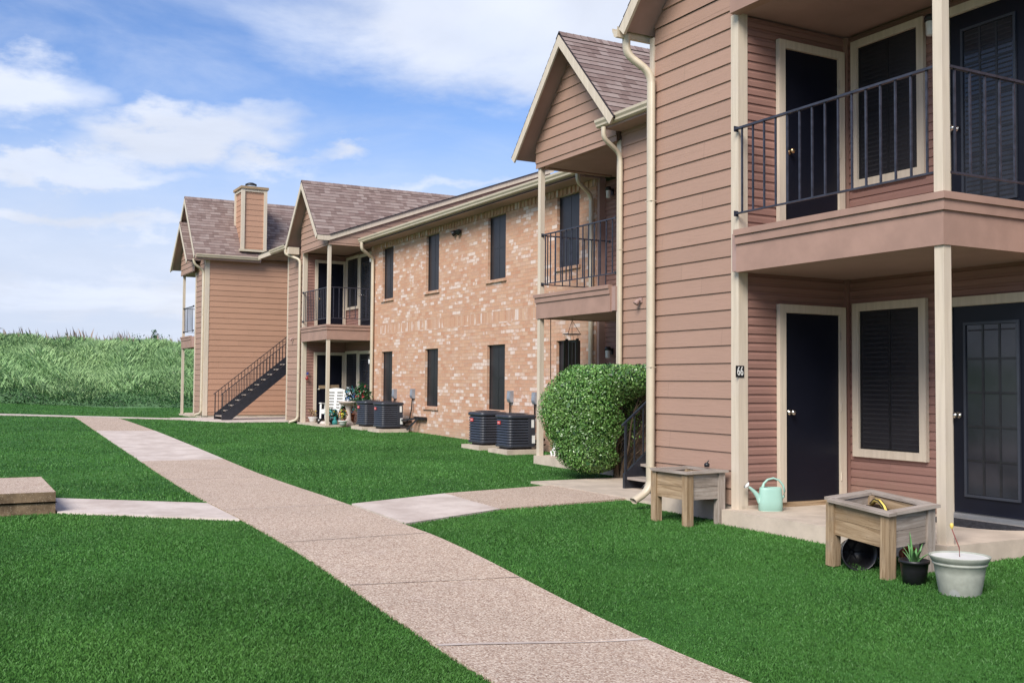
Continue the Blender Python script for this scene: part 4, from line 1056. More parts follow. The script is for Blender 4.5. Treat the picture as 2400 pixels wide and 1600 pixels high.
# air conditioners
def ac_unit(loc, label, rz=0, first=[None]):
    if first[0] is not None:
        c = copy_tree(first[0]); c.location = loc; c.rotation_euler = (0, 0, rz); c['label'] = label; return c
    t = thing('air_conditioner', label, 'air conditioner', loc, rz, 'air conditioners on pads by the brick wall')
    a, h = .325, .70
    def sq(s_, z, r_=.10):
        out = []
        for (cx, cy, a0) in ((1, 1, 0), (-1, 1, 90), (-1, -1, 180), (1, -1, 270)):
            for k in range(5):
                an = R(a0+k*22.5); out.append(((cx*(s_-r_)+r_*math.cos(an)), (cy*(s_-r_)+r_*math.sin(an)), z))
        return out
    b = MB(); b.grid([sq(a-.05, .0), sq(a-.05, .05)], True, 0, False, True); b.grid([sq(a-.025, .05), sq(a-.02, h-.04)], True, 0, False, True); b.build('coil', M_acd, t)
    l_ = MB(); n = 10
    for i in range(n):
        z = .07+i*(h-.15)/n; dz = (h-.15)/n
        l_.grid([sq(a-.022, z+dz*.02), sq(a, z), sq(a, z+dz*.10), sq(a-.016, z+dz*.72)], True, 0, False)
    l_.build('louvres', M_ac, t)
    for (cx, cy) in ((1, 1), (-1, 1), (1, -1), (-1, -1)):
        pass
    bs = MB(); bs.grid([sq(a+.002, .04), sq(a+.008, .05), sq(a+.008, .085), sq(a, .09)], True, 0, False, True); bs.build('base_pan', M_ac, t)
    tp = MB(); tp.grid([sq(a+.006, h-.075), sq(a+.012, h-.06), sq(a+.012, h-.015), sq(a-.012, h), sq(a-.06, h+.004)], True, 0, True)
    tp.grid([sq(a-.06, h+.003), sq(a-.30, h+.012, .04)], True, 0, False, True); 
    for i in range(7):
        r_ = .06+i*.035; tp.tube([(r_*math.cos(R(q)), r_*math.sin(R(q)), h+.022) for q in range(0, 361, 20)], .005, 4)
    tp.build('top_cover', M_ac, t, bevel=0)
    # smooth service corner towards the wall side, with labels
    cp = MB(); cp.box(-a-.004, -a+.004, -a+.04, -a+.20, .09, h-.08); cp.build('service_panel', M_ac, t)
    lb = MB(); lb.box(-a-.009, -a-.0045, -a+.07, -a+.13, .44, .60); lb.build('label', M_white, t)
    lb = MB(); lb.box(-a-.009, -a-.0045, -a+.045, -a+.115, .12, .28); lb.build('label', M_white, t)
    bd = MB(); bd.box(.05, .17, a-.002, a+.012, .50, .565); bd.build('badge', M_red, t, bevel=.006)
    bd = MB(); bd.box(.065, .155, a+.0125, a+.0145, .527, .538); bd.build('badge_stripe', M_white, t)
    pp = MB(); pp.tube([(-.1, -a+.01, .16), (-.1, -a-.14, .15), (-.12, -a-.30, .18)], .028, 8); pp.tube([(-.16, -a+.01, .12), (-.18, -a-.14, .06), (-.16, -a-.30, .08)], .015, 8); pp.build('pipe', M_black, t)
    first[0] = t
    return t
ACS = [((18.98, -10.50, g(19.0, -10.5)+.08), 'front black air conditioner of the nearer pair, closest to the shrub', -.03),
       ((20.20, -10.48, g(20.2, -10.5)+.08), 'rear black air conditioner of the nearer pair, under the brick wall window', .02),
       ((26.35, -10.66, g(26.3, -10.6)+.08), 'front black air conditioner of the farther pair, beside the cable bracket', .0),
       ((27.75, -10.70, g(27.8, -10.7)+.08), 'rear black air conditioner of the farther pair, next to the bird bath porch', .03)]
for k, (loc, lb, rz) in enumerate(ACS):
    ac_unit(loc, lb, rz)
    p = MB(); p.obox((loc[0], loc[1], loc[2]-.06), (.42, .0, 0), (0, .42, 0), (0, 0, .055))
    o = p.build('concrete_pad', M_conc, bevel=.01)
    tag(o, ['thin concrete pad under the front unit of the nearer air conditioners', 'thin concrete pad under the rear unit of the nearer air conditioners', 'thin concrete pad under the front unit of the farther air conditioners', 'thin concrete pad under the rear unit of the farther air conditioners'][k], 'pad', 'concrete pads under the air conditioners')
b = MB(); b.box(25.2, 25.9, -11.28, -11.20, .32, .40); b.beam((25.75, -11.2, .35), (26.0, -10.9, .30), .05, .05); b.beam((25.6, -11.2, .36), (25.75, -10.95, .05), .05, .05)
tag(b.build('pipe_bracket', M_black), 'black pipe bracket against the brick right of the farther air conditioners', 'bracket')

# ------------------------------------------------------------ timber planters
def planter(loc, L, Wd, H, label, tilt=(0, 0), rz=0, hose=False, sag=.01):
    t = thing('planter_box', label, 'planter', loc, rz, 'raised timber planters in front of the nearest porch')
    t.rotation_euler = (tilt[0], tilt[1], rz)
    lg = .085; bh = .27
    for (x, y) in ((0, 0), (L-lg, 0), (0, -Wd+lg), (L-lg, -Wd+lg)):
        m_ = MB(); m_.box(x, x+lg, y-lg, y, -.06, H-.02, 0, 2); m_.build('leg', M_wood if (x+y) > -.1 else M_woodgrey, t, bevel=.005)
    zb_, zt = H-.02-bh, H-.02
    def boards(p0, p1, w_, m_):
        for i in range(2):
            b = MB(); z0_, z1_ = zb_+i*bh/2, zb_+(i+1)*bh/2-.004
            b.box(min(p0[0], p1[0]), max(p0[0], p1[0]), min(p0[1], p1[1]), max(p0[1], p1[1]), z0_, z1_, 0, w_); b.build('side_board', m_, t, bevel=.003)
    boards((lg, -.042), (L-lg, -.020), None, M_wood)
    boards((.020, -lg), (.042, -Wd+lg), None, M_woodgrey)
    boards((lg, -Wd+.042), (L-lg, -Wd+.020), None, M_wood)
    boards((L-.042, -lg), (L-.020, -Wd+lg), None, M_woodgrey)
    e = .028
    for k, (a, b, c, d) in enumerate(((-e, L+e-.07, -.055, e), (-e-.002, .055, -Wd-e+.004, -.0575), (L-.055, L+e+.01, -Wd+.06, -.02), (.06, L+e, -Wd-e, -Wd+.055))):
        r_ = MB(); r_.box(a, b, c, d, H-.018+(.004 if k % 2 else 0), H+.006+(.004 if k % 2 else 0)); rr_ = r_.build('rim_board', M_woodgrey, t, bevel=.003)
    s_ = MB(); n = 14
    s_.grid([[(.045+(L-.09)*i/n, -.045-(Wd-.09)*j/n, H-.10+random.uniform(-.014, .016)) for j in range(n+1)] for i in range(n+1)]); s_.build('soil', M_soil, t)
    return t
planter((5.80, -6.54, -.19), .66, .53, .50, 'weathered timber planter by the porch post with a yellow hose end in it', (R(-4.0), R(-4.6), 0))
planter((8.72, -6.87, -.13), .61, .52, .51, 'greyer timber planter of dark soil in front of the narrow lap sided wall', (0, 0, 0), R(1.5))
HP = [V(6.00, -6.76, .25), V(6.06, -6.79, .31), V(6.14, -6.83, .345), V(6.23, -6.88, .345), V(6.31, -6.92, .30)]
h = MB(); h.tube(HP, .017, 10)
ho = h.build('hose_end', M_yellow); tag(ho, 'short curved yellow and black hose end sticking out of the planter soil', 'hose')
h = MB()
for s_ in (-1, 1): h.tube([q+V(.48, .876, 0)*.013*s_+V(0, 0, .009) for q in HP], .0065, 6)
h.build('stripe', M_black, ho)
b = MB(); b.lathe((9.0, -7.36, .405), [(0, 0), (.028, 0), (.032, .03), (.02, .045), (0, .046)], 10); b.tube([(9.0, -7.36, .45), (8.97, -7.36, .475)], .006, 6)
tag(b.build('sprinkler_cap', M_black), 'small black fitting lying on the rim of the greyer planter', 'fitting')

# ------------------------------------------------------------ watering can
t = thing('watering_can', 'mint green plastic watering can with a white rose on the nearest porch slab', 'watering can', (8.40, -7.72, -.02), R(-116))
def oval(z, a, b_, r_=None, n=28, e=2.6): return [(a*math.copysign(abs(math.cos(2*math.pi*k/n))**(2/e), math.cos(2*math.pi*k/n)), b_*math.copysign(abs(math.sin(2*math.pi*k/n))**(2/e), math.sin(2*math.pi*k/n)), z) for k in range(n)]
b = MB(); b.grid([oval(.0, .118, .062), oval(.008, .128, .070), (oval(.10, .126, .069)), oval(.22, .117, .062), oval(.242, .112, .058), oval(.246, .104, .050), oval(.20, .100, .048), oval(.02, .100, .048)], True, 0, True, True); body = b.build('body', M_mint, t)
b = MB(); b.tube([(-.105, 0, .09), (-.135, 0, .15), (-.17, 0, .195), (-.215, 0, .235), (-.235, 0, .25)], [.032, .028, .021, .015, .013], 12); b.build('spout', M_mint, t)
b = MB(); b.lathe((-.235, 0, .25), [(.013, -.01), (.017, .005), (.034, .022), (.040, .028), (.0, .034)], 18, ax=(-.72, -.12, .55)); b.build('rose', M_white, t)
b = MB(); b.tube([(-.085, 0, .235), (-.070, 0, .285), (-.03, 0, .325), (.03, 0, .340), (.09, 0, .320), (.135, 0, .265), (.150, 0, .205), (.142, 0, .150), (.118, 0, .125)], [.018, .013, .011, .011, .011, .011, .012, .013, .014], 10); b.build('handle', M_mint, t)

# ------------------------------------------------------------ pots
def pot_prof(r0_, r1_, h_, th=.008, lip=.014, lh=.03):
    return [(0, 0), (r0_, 0), (r0_+(r1_-r0_)*.6, h_*.62), (r1_-.004, h_-lh), (r1_+lip, h_-lh+.002), (r1_+lip+.003, h_), (r1_-th+.004, h_), (r0_+(r1_-r0_)*.6-th, h_*.6), (r0_-th, .012), (0, .012)]
t = thing('flower_pot', 'tipped over black plastic nursery pot lying under the hose planter', 'pot', (6.31, -6.72, -.085)); t.scale = (1.12, 1.12, 1.12)
b = MB(); ax = Vector((-.80, .50, .10)).normalized()
b.lathe((0, 0, 0), [(r_, z-.10) for r_, z in pot_prof(.093, .122, .23, .005, .006, .02)], 28, ax=ax); b.build('body', M_black, t)
b = MB(); Q_ = Vector((0, 0, 1)).rotation_difference(ax).to_matrix()
for k in range(6):
    an = R(60*k); d_ = Vector((math.cos(an), math.sin(an), 0)); b.beam(Q_ @ (d_*.02+V(0, 0, -.084)), Q_ @ (d_*.085+V(0, 0, -.084)), .012, .008, ax)
b.lathe(Q_ @ V(0, 0, -.086), [(0, 0), (.02, 0), (.02, .01), (0, .01)], 12, ax=ax); b.build('base_ribs', M_acd, t)
b = MB(); rows = []
for i in range(9):
    f_ = i/8; rr_ = .085*math.sin(math.pi*min(.97, max(.06, f_)))**.6
    rows.append([(6.30+math.cos(2*math.pi*k/14)*rr_*random.uniform(.8, 1.15), -7.03+math.sin(2*math.pi*k/14)*rr_*random.uniform(.8, 1.15), -.16+.20*f_) for k in range(14)])
b.grid(rows, True, 0, True, True); b.tube([(6.30, -7.03, .03), (6.27, -7.0, .06), (6.24, -7.0, .055)], .01, 5)
tag(b.build('crumpled_bag', plain('grey_bag_plastic', (.035, .04, .05), .3, 0, .5, 14, .6)), 'crumpled dark grey plastic bag behind the front leg of the hose planter', 'bag')
t = thing('flower_pot', 'small terracotta pot lying on its side behind the black aloe pot', 'pot', (6.10, -7.10, -.10))
b = MB(); b.lathe((0, 0, 0), [(r_, z-.06) for r_, z in pot_prof(.045, .065, .12, .007, .008, .03)], 24, ax=(-.75, .35, .05)); b.build('body', M_terra, t)
t = thing('aloe_pot', 'black pot with a spiky aloe plant beside the big grey tub', 'potted plant', (5.62, -6.62, -.22))
b = MB(); b.lathe((0, 0, 0), pot_prof(.085, .108, .185, .006, .006, .025), 28); b.build('pot', M_black, t)
b = MB(); b.lathe((0, 0, .155), [(0, 0), (.095, .0)], 20); b.build('soil', M_soil, t)
al = MB()
for k, (an, ln, ben) in enumerate(((130, .30, .75), (150, .24, .6), (110, .20, .35), (90, .27, .10), (60, .18, .35), (20, .15, .5), (-20, .20, .35), (-60, .17, .45), (200, .18, .6), (-100, .20, .3))):
    d_ = Vector((math.cos(R(an)), math.sin(R(an)), 0)); sd = Vector((-d_.y, d_.x, 0)); rows = []
    for i in range(7):
        f_ = i/6; c = d_*(.02+ln*ben*f_**1.2)+V(0, 0, .15+ln*(1-.35*ben)*f_-.10*ben*f_*f_*ln*4); w_ = .021*(1-f_)**.7+.001
        rows.append([c-sd*w_+V(0, 0, w_*.35), c-V(0, 0, w_*.45), c+sd*w_+V(0, 0, w_*.35), c+V(0, 0, w_*.1)])
    al.grid(rows, True, 0, True, True)
al.build('aloe', plain('aloe_leaf', (.13, .30, .10), .35, 0, .2, 12, .5), t)
t = thing('resin_tub', 'large pale grey round tub with a thin red stick, nearest the camera on the grass', 'planter tub', (5.21, -6.62, -.23)); t.scale = (.92, .92, .95)
b = MB(); b.lathe((0, 0, 0), [(0, .0), (.150, 0), (.158, .012), (.186, .17), (.196, .232), (.208, .238), (.208, .250), (.201, .256), (.214, .262), (.232, .298), (.233, .304), (.224, .304), (.200, .262), (.17, .22), (0, .215)], 48); b.build('tub', M_foam, t, bevel=0)
b = MB(); b.lathe((0, 0, .292), [(0, .0), (.10, .003), (.218, .0)], 30); b.build('top_cover', M_white, t)
pc = MB()
for i in range(9):
    a = R(180*i/8)
d_ = Vector((-.62, .785, 0)).normalized(); sd = Vector((-d_.y, d_.x, 0)); sd = -sd
for (i) in range(8):
    a0_, a1_ = math.pi*i/8, math.pi*(i+1)/8
    def q(a, r_): 
        s_ = math.cos(a)*r_; z = math.sin(a)*r_*1.25; an = math.atan2(d_.y, d_.x)+s_/.16-.25; rad = .1585+.028*z/.16+.003
        return V(math.cos(an)*rad, math.sin(an)*rad, .012+z)
    pc.poly([q(a0_, 0.0), q(a0_, .042), q(a1_, .042)])
pc.build('drain_plug', plain('drain_plug_resin', (.30, .31, .29), .6), t)
b = MB(); b.tube([(.0, .0, .28), (.012, -.01, .36), (.035, .01, .44), (.055, .02, .50)], .0045, 6); b.build('stick', plain('red_stem', (.22, .06, .05), .5), t)
b = MB(); b.lathe((.057, .02, .50), [(.004, 0), (.013, .012), (.016, .03), (.009, .045), (0, .046)], 10); b.build('bud', M_yellow, t)

# door mat
b = MB(); n = 20; cx, cy = 6.72, -8.93
arc = [(cx+.52*math.cos(math.pi*k/n), cy+.46*math.sin(math.pi*k/n)) for k in range(n+1)]
tp = [(x, y, .012-.02) for x, y in arc]; b.poly(tp)
for i in range(n): b.poly([tp[i], tp[i+1], (tp[i+1][0], tp[i+1][1], -.02), (tp[i][0], tp[i][1], -.02)])
tag(b.build('door_mat', M_mat), 'half round dark rubber mat in front of the lower glazed door', 'door mat')

# ------------------------------------------------------------ wind chime and cord under the near gabled balcony
t = thing('wind_chime', 'black tubular wind chime hanging under the balcony above the shrub', 'wind chime', (16.0, -10.0, 2.49))
b = MB(); b.tube([(.16*math.cos(R(a)), .16*math.sin(R(a)), -.30) for a in range(0, 361, 30)], .008, 6)
for a in (0, 120, 240): b.tube([(0, 0, -.05), (.155*math.cos(R(a)), .155*math.sin(R(a)), -.30)], .004, 4)
b.tube([(0, 0, 0), (0, 0, -.34)], .005, 4); b.build('top_ring', M_black, t)
for k in range(6):
    a = R(60*k+15); x, y = .13*math.cos(a), .13*math.sin(a)
    b = MB(); b.tube([(x, y, -.30), (x, y, -.40)], .003, 4); b.tube([(x, y, -.38-.03*(k % 3)), (x, y, -1.02-.07*(k % 3))], .026, 10); b.build('chime_tube', M_black, t)
b = MB(); b.tube([(16.62, -9.92, 2.49), (16.63, -9.93, 1.9), (16.61, -9.92, 1.38)], .008, 6)
tag(b.build('hanging_cord', M_black), 'thin dark cord hanging beside the balcony post left of the shrub', 'cord')
b = MB(); b.beam((16.70, -9.72, .95), (16.4, -9.73, .95), .03, .03)
# seated dog figurine
t = thing('dog_statue', 'small white seated dog figurine with black eyes on the porch behind the shrub', 'figurine', (16.40, -9.93, -.015), R(150))
def skin(name, pts, edges, m_, parent, sub=2):
    me = D.meshes.new(name); me.from_pydata([p[:3] for p in pts], edges, []); o = D.objects.new(name, me); COL.objects.link(o)
    sk = o.modifiers.new('skin', 'SKIN')
    if not me.skin_vertices: 
        pass
    lay = me.skin_vertices[0].data if me.skin_vertices else None
    if lay:
        for i, p in enumerate(pts): r_ = p[3]; lay[i].radius = (r_, r_); lay[i].use_root = (i == 0)
    o.modifiers.new('sub', 'SUBSURF').levels = sub; o.modifiers['sub'].render_levels = sub
    me.materials.append(m_); o.parent = parent
    return o
dogp = [(-.07, 0, .07, .075), (-.02, 0, .16, .065), (.03, 0, .24, .055), (.045, 0, .30, .040), (.06, 0, .355, .052), (.11, 0, .345, .032), (.14, 0, .335, .024),
        (.05, .035, .16, .026), (.075, .04, .06, .020), (.085, .04, .012, .022), (.11, .04, .010, .018),
        (.05, -.035, .16, .026), (.075, -.04, .06, .020), (.085, -.04, .012, .022), (.11, -.04, .010, .018),
        (-.05, .07, .06, .045), (.03, .085, .05, .028), (.01, .085, .014, .020), (.06, .085, .012, .016),
        (-.05, -.07, .06, .045), (.03, -.085, .05, .028), (.01, -.085, .014, .020), (.06, -.085, .012, .016), (-.13, .02, .04, .018), (-.19, .05, .02, .010)]
doge = [(0, 1), (1, 2), (2, 3), (3, 4), (4, 5), (5, 6), (2, 7), (7, 8), (8, 9), (9, 10), (2, 11), (11, 12), (12, 13), (13, 14), (0, 15), (15, 16), (16, 17), (17, 18), (0, 19), (19, 20), (20, 21), (21, 22), (0, 23), (23, 24)]
me = D.meshes.new('body'); o = D.objects.new('body', me)
me.from_pydata([p[:3] for p in dogp], doge, []); COL.objects.link(o); bpy.context.view_layer.objects.active = o
try:
    o.modifiers.new('skin', 'SKIN')
    if len(me.skin_vertices) == 0:
        bpy.context.view_layer.update()
    for i, p in enumerate(dogp):
        me.skin_vertices[0].data[i].radius = (p[3], p[3])
    me.skin_vertices[0].data[0].use_root = True
except Exception as ex: print('skin', ex)
s_ = o.modifiers.new('sub', 'SUBSURF'); s_.levels = 2; s_.render_levels = 2
me.materials.append(M_white); o.parent = t
for s_ in (-1, 1):
    b = MB(); b.lathe((.09, s_*.026, .372), [(0, -.010), (.010, -.004), (.010, .004), (0, .010)], 8); b.build('eye', M_black, t)
    rows = [[(.045+dx*.02, s_*(.045+.012*k), .375-.03*k+dz) for dx, dz in ((-1, 0), (0, .006), (1, 0), (0, -.006))] for k in range(4)]
    b = MB(); b.grid(rows, True, 0, True, True); b.build('ear', M_black, t)
b = MB(); b.lathe((.160, 0, .342), [(0, -.010), (.010, -.003), (.010, .004), (0, .010)], 8); b.build('nose', M_black, t)

# ------------------------------------------------------------ things on the far porch
ZP = .045
t = thing('rocking_chair', 'white plastic slatted rocking chair on the far porch behind the post', 'rocking chair', (30.75, -10.62, ZP), R(146))
def chair_parts(t):
    bk = MB(); tilt = .28
    def bp(y, z): return V(-.22-tilt*(z-.40), y, z)
    for yy in (-.27, 0, .27):
        w_ = .045 if yy else .045
        bk.beam(bp(yy, .36), bp(yy, 1.02 if yy else 1.05), w_*1.6, .022, (1, 0, 0))
    for k in range(7):
        z = .43+k*.092; bk.beam(bp(-.27, z), bp(.27, z), .022, .058)
    rows = []
    for i in range(9):
        y = -.30+.6*i/8; z = 1.02+.055*math.cos(math.pi*(i-4)/8)
        rows.append([bp(y, z-.06), bp(y, z), bp(y, z)+V(.022, 0, 0), bp(y, z-.06)+V(.022, 0, 0)])
    bk.grid(rows, True, 0, False, True); bk.build('backrest', M_white, t, bevel=.004)
    st = MB()
    for k in range(6): st.box(-.20+k*.085, -.128+k*.085, -.26, .26, .385+.006*k, .410+.006*k)
    st.box(.27, .30, -.28, .28, .30, .43); st.build('seat', M_white, t, bevel=.004)
    for s_ in (-1, 1):
        a = MB(); a.beam((-.30, s_*.31, .60), (.30, s_*.31, .62), .075, .028); a.build('armrest', M_white, t, bevel=.006)
        for (x0_, x1_) in ((.26, .30), (-.20, -.30)):
            l_ = MB(); l_.beam((x0_, s_*.30, .60), (x1_, s_*.30, .10), .05, .04, (1, 0, 0)); l_.build('leg', M_white, t, bevel=.005)
        r_ = MB(); r_.tube([(-.48, s_*.30, .13), (-.30, s_*.30, .055), (-.05, s_*.30, .022), (.18, s_*.30, .03), (.36, s_*.30, .075), (.46, s_*.30, .12)], 1, sq=(.04, .05)); r_.build('rocker', M_white, t)
chair_parts(t)
t = thing('bird_bath', 'pale concrete bird bath on a turned pedestal at the edge of the far porch', 'bird bath', (29.62, -10.72, ZP))
b = MB(); b.lathe((0, 0, 0), [(0, 0), (.17, 0), (.17, .04), (.13, .07), (.085, .12), (.075, .30), (.080, .46), (.11, .54), (.14, .58)], 24); b.build('pedestal', M_pale, t)
b = MB(); b.lathe((0, 0, .57), [(0, 0), (.14, 0), (.26, .05), (.31, .095), (.315, .12), (.29, .12), (.22, .075), (0, .055)], 28); b.build('bowl', M_pale, t)
b = MB()
for (x, y, r_) in ((.05, .08, .05), (-.08, .02, .04), (.0, -.09, .055), (.14, -.02, .035)):
    b.lathe((x, y, .66), [(0, -.03), (r_, 0), (r_*.8, r_*.6), (0, r_*.8)], 10)
tag(b.build('pebbles', M_pale, t))
t = thing('wooden_cross', 'weathered wooden cross leaning beside the far porch door behind the rocking chair', 'cross', (31.55, -10.75, ZP), R(0))
b = MB(); b.beam((0, 0, 0), (-.05, .02, 1.62), .10, .035, (0, 1, 0)); b.build('upright', M_wood, t, bevel=.008)
b = MB(); b.beam((-.06, .33, 1.10), (-.02, -.33, 1.13), .04, .10); b.build('crosspiece', M_wood, t, bevel=.006)
t = thing('glass_ornament', 'blue star and red glass ornament hanging on the far porch wall', 'ornament', (31.90, -10.18, 1.52))
b = MB()
for k in range(6):
    a = R(60*k); b.poly([(0, .02*math.cos(a+1), .05+.02*math.sin(a+1)), (-.01, .075*math.cos(a), .05+.075*math.sin(a)), (0, .02*math.cos(a-1), .05+.02*math.sin(a-1))]); b.poly([(0, .02*math.cos(a+1), .05+.02*math.sin(a+1)), (-.035, 0, .05), (-.01, .075*math.cos(a), .05+.075*math.sin(a))])
b.build('star', M_blue, t)
b = MB(); b.lathe((-.03, .03, -.16), [(0, 0), (.04, .01), (.055, .05), (.03, .10), (.008, .12), (0, .12)], 14); b.build('glass', M_redglass, t)

def leaf_cloud(name, centers, radii, n, size, m_, parent=None, shape=None, seed=1, shell=.55, flat=.0, world=True):
    """many small folded leaves filling ellipsoids; shape(p) can reject; a leaf is two triangles"""
    rg = np.random.default_rng(seed); C_ = np.array(centers, float); Rr = np.array(radii, float)
    vol = Rr.prod(axis=1); idx = rg.choice(len(C_), n, p=vol/vol.sum())
    d = rg.normal(size=(n, 3)); d /= np.linalg.norm(d, axis=1)[:, None]
    rad = (shell+(1-shell)*rg.random(n))[:, None]
    p = C_[idx]+d*Rr[idx]*rad
    if shape is not None:
        k = shape(p); p = p[k]; d = d[k]; n = len(p)
    nrm = d+rg.normal(scale=.55, size=(n, 3)); nrm /= np.linalg.norm(nrm, axis=1)[:, None]
    a = np.cross(nrm, rg.normal(size=(n, 3))); a /= np.linalg.norm(a, axis=1)[:, None]; b = np.cross(nrm, a)
    s_ = (size*(.6+.8*rg.random(n)))[:, None]
    q0 = p-a*s_; q1 = p+b*s_*.45+nrm*s_*.12; q2 = p+a*s_; q3 = p-b*s_*.45+nrm*s_*.12
    v = np.stack([q0, q1, q2, q3], 1).reshape(-1, 3)
    return quads_mesh(name, v, n, rg.random(n), m_, parent)
def quads_mesh(name, v, n, rnd, m_, parent=None, per=4, smooth=False):
    me = D.meshes.new(name); me.vertices.add(len(v)); me.vertices.foreach_set('co', v.astype(np.float32).ravel())
    me.loops.add(n*per); me.loops.foreach_set('vertex_index', np.arange(n*per, dtype=np.int32))
    me.polygons.add(n); me.polygons.foreach_set('loop_start', np.arange(0, n*per, per, dtype=np.int32))
    at_ = me.attributes.new('rnd', 'FLOAT', 'FACE'); at_.data.foreach_set('value', rnd.astype(np.float32))
    me.update(); me.validate(); me.materials.append(m_)
    o = D.objects.new(name, me); COL.objects.link(o)
    if parent is not None: o.parent = parent; o.matrix_parent_inverse = Matrix.Translation(-parent.location) if parent.get('_w') else Matrix.Identity(4)
    return o

def porch_plant(loc, label, ph, fw, fh, seed, flowers, leafm=None, trellis=False, potm=None, size=.035, n=420):
    t = thing('potted_plant', label, 'potted plant', loc, 0, 'plants and ornaments crowding the far porch')
    b = MB(); b.lathe((0, 0, 0), pot_prof(.09, .13, ph), 18); b.build('pot', potm or M_terra, t)
    leaf_cloud('foliage', [(0, 0, ph+fh*.5), (.05, .05, ph+fh*.75)], [(fw, fw, fh*.5), (fw*.7, fw*.7, fh*.35)], n, size, leafm or M_darkleaf, t, seed=seed, shell=.2)
    for k, (m_, cnt) in enumerate(flowers):
        o = leaf_cloud('flowers', [(0, 0, ph+fh*.55)], [(fw*1.05, fw*1.05, fh*.5)], cnt, size*1.1, m_, t, seed=seed+50+k, shell=.75); o['kind'] = 'stuff'
    if trellis:
        b = MB()
        for x in (-.16, .16): b.tube([(x, 0, 0), (x, 0, ph+fh+.16)], .014, 6)
        for z in (.35, .65, .95): b.tube([(-.16, 0, z), (.16, 0, z)], .012, 6)
        b.build('trellis', M_redglass, t)
    return t
M_bluefl = plain('blue_petals', (.10, .22, .45), .6, 0, .4, 30); M_palefl = plain('pale_petals', (.62, .62, .64), .6, 0, .2, 30); M_redfl = plain('red_petals', (.28, .03, .035), .6, 0, .3, 30); M_tealfl = plain('teal_petals', (.05, .30, .28), .6, 0, .3, 30); M_yelfl = plain('yellow_petals', (.70, .58, .06), .6, 0, .2, 30)
porch_plant((29.25, -11.05, ZP), 'tall leafy green plant with red blooms next to the farther air conditioners', .25, .30, .95, 3, [(M_redfl, 22)], trellis=False, n=1200, size=.05)
porch_plant((30.35, -11.05, ZP), 'tall bunch of blue and white flowers between the rocking chair and bird bath', .30, .20, .80, 4, [(M_bluefl, 70), (M_palefl, 90), (M_tealfl, 40)], n=260, size=.045)
porch_plant((30.05, -10.35, ZP), 'low dark green plant with teal leaves in front of the bird bath', .16, .22, .30, 5, [(M_tealfl, 60), (M_palefl, 30), (M_yelfl, 10)], n=350, size=.04, potm=M_black)
porch_plant((29.92, -10.75, ZP), 'bushy dark green plant against the bird bath pedestal', .14, .20, .42, 6, [(M_redfl, 20)], n=420, size=.045)
porch_plant((31.75, -10.32, ZP), 'dry brown plant in a white basket at the left end of the far porch', .16, .14, .28, 7, [(M_yelfl, 3)], leafm=plain('dry_leaves', (.30, .19, .11), .8, 0, .3, 20), n=90, potm=M_white)
porch_plant((29.25, -10.42, ZP), 'small yellow and red flowers behind the farther air conditioners', .14, .13, .34, 8, [(M_yelfl, 40), (M_redfl, 30)], n=120, size=.035, potm=M_white)
for k, (x, y, w_, lb) in enumerate(((30.1, -10.12, .16, 'flat stone at the front edge of the far porch'), (30.35, -10.17, .10, 'rounded stone beside the post of the far porch'), (29.85, -10.15, .13, 'pale stone in front of the bird bath'))):
    b = MB(); b.lathe((x, y, ZP), [(0, 0), (w_, 0), (w_*1.05, .04), (w_*.7, .08), (0, .09)], 9, sy=.7); tag(b.build('garden_stone', M_pale), lb, 'stone', 'stones on the far porch')
for k, (x, y, h_, m_, lb) in enumerate(((30.28, -10.42, .30, M_palefl, 'small pale gnome shaped figurine beside the far porch post'), (29.90, -10.40, .26, M_tealfl, 'small teal figurine in front of the bird bath'))):
    b = MB(); b.lathe((x, y, ZP), [(0, 0), (.075, 0), (.08, .08), (.055, h_*.5), (.03, h_*.56), (.045, h_*.66), (.045, h_*.76), (.04, h_*.80), (0, h_)], 14); tag(b.build('garden_figurine', m_), lb, 'figurine', 'figurines on the far porch')
b = MB(); b.lathe((30.62, -10.18, ZP), pot_prof(.08, .11, .16), 18); tag(b.build('black_bowl', M_black), 'empty black bowl at the foot of the far porch post', 'bowl')

# ------------------------------------------------------------ clipped shrub
SHB = (13.74, -9.03, -.17)
t = thing('shrub', 'large rounded clipped green shrub with bare branches on its right side by the near stairway', 'shrub', SHB, world=True)
def shrub_shape(p):
    x, y, z = p[:, 0]-SHB[0], p[:, 1]-SHB[1], p[:, 2]-SHB[2]
    s_ = -.48*x-.877*y                                     # the side facing the stairway is bare below
    bare = (s_ > .36+.10*np.sin(z*9)) & (z < 1.15+.45*(s_-.36))
    return (z > .05) & (z < 1.76) & ~bare & (y > -.80)
cs = [(13.80, -8.88, 1.00), (13.83, -8.84, .66), (13.80, -8.84, .36), (13.62, -9.02, 1.30), (13.25, -9.15, 1.40), (13.98, -8.72, .86), (13.70, -8.80, .22)]
rs = [(.78, .75, .62), (.72, .69, .60), (.63, .59, .48), (.75, .72, .42), (.70, .60, .33), (.64, .61, .56), (.50, .48, .34)]
cs = [(a-.05, b-.07, c+.02) for a, b, c in cs]
leaf_cloud('foliage', cs, rs, 80000, .020, M_leaf, t, shape=shrub_shape, seed=11, shell=.72)
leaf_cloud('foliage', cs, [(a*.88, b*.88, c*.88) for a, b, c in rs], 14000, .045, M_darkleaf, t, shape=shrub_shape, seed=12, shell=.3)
b = MB()
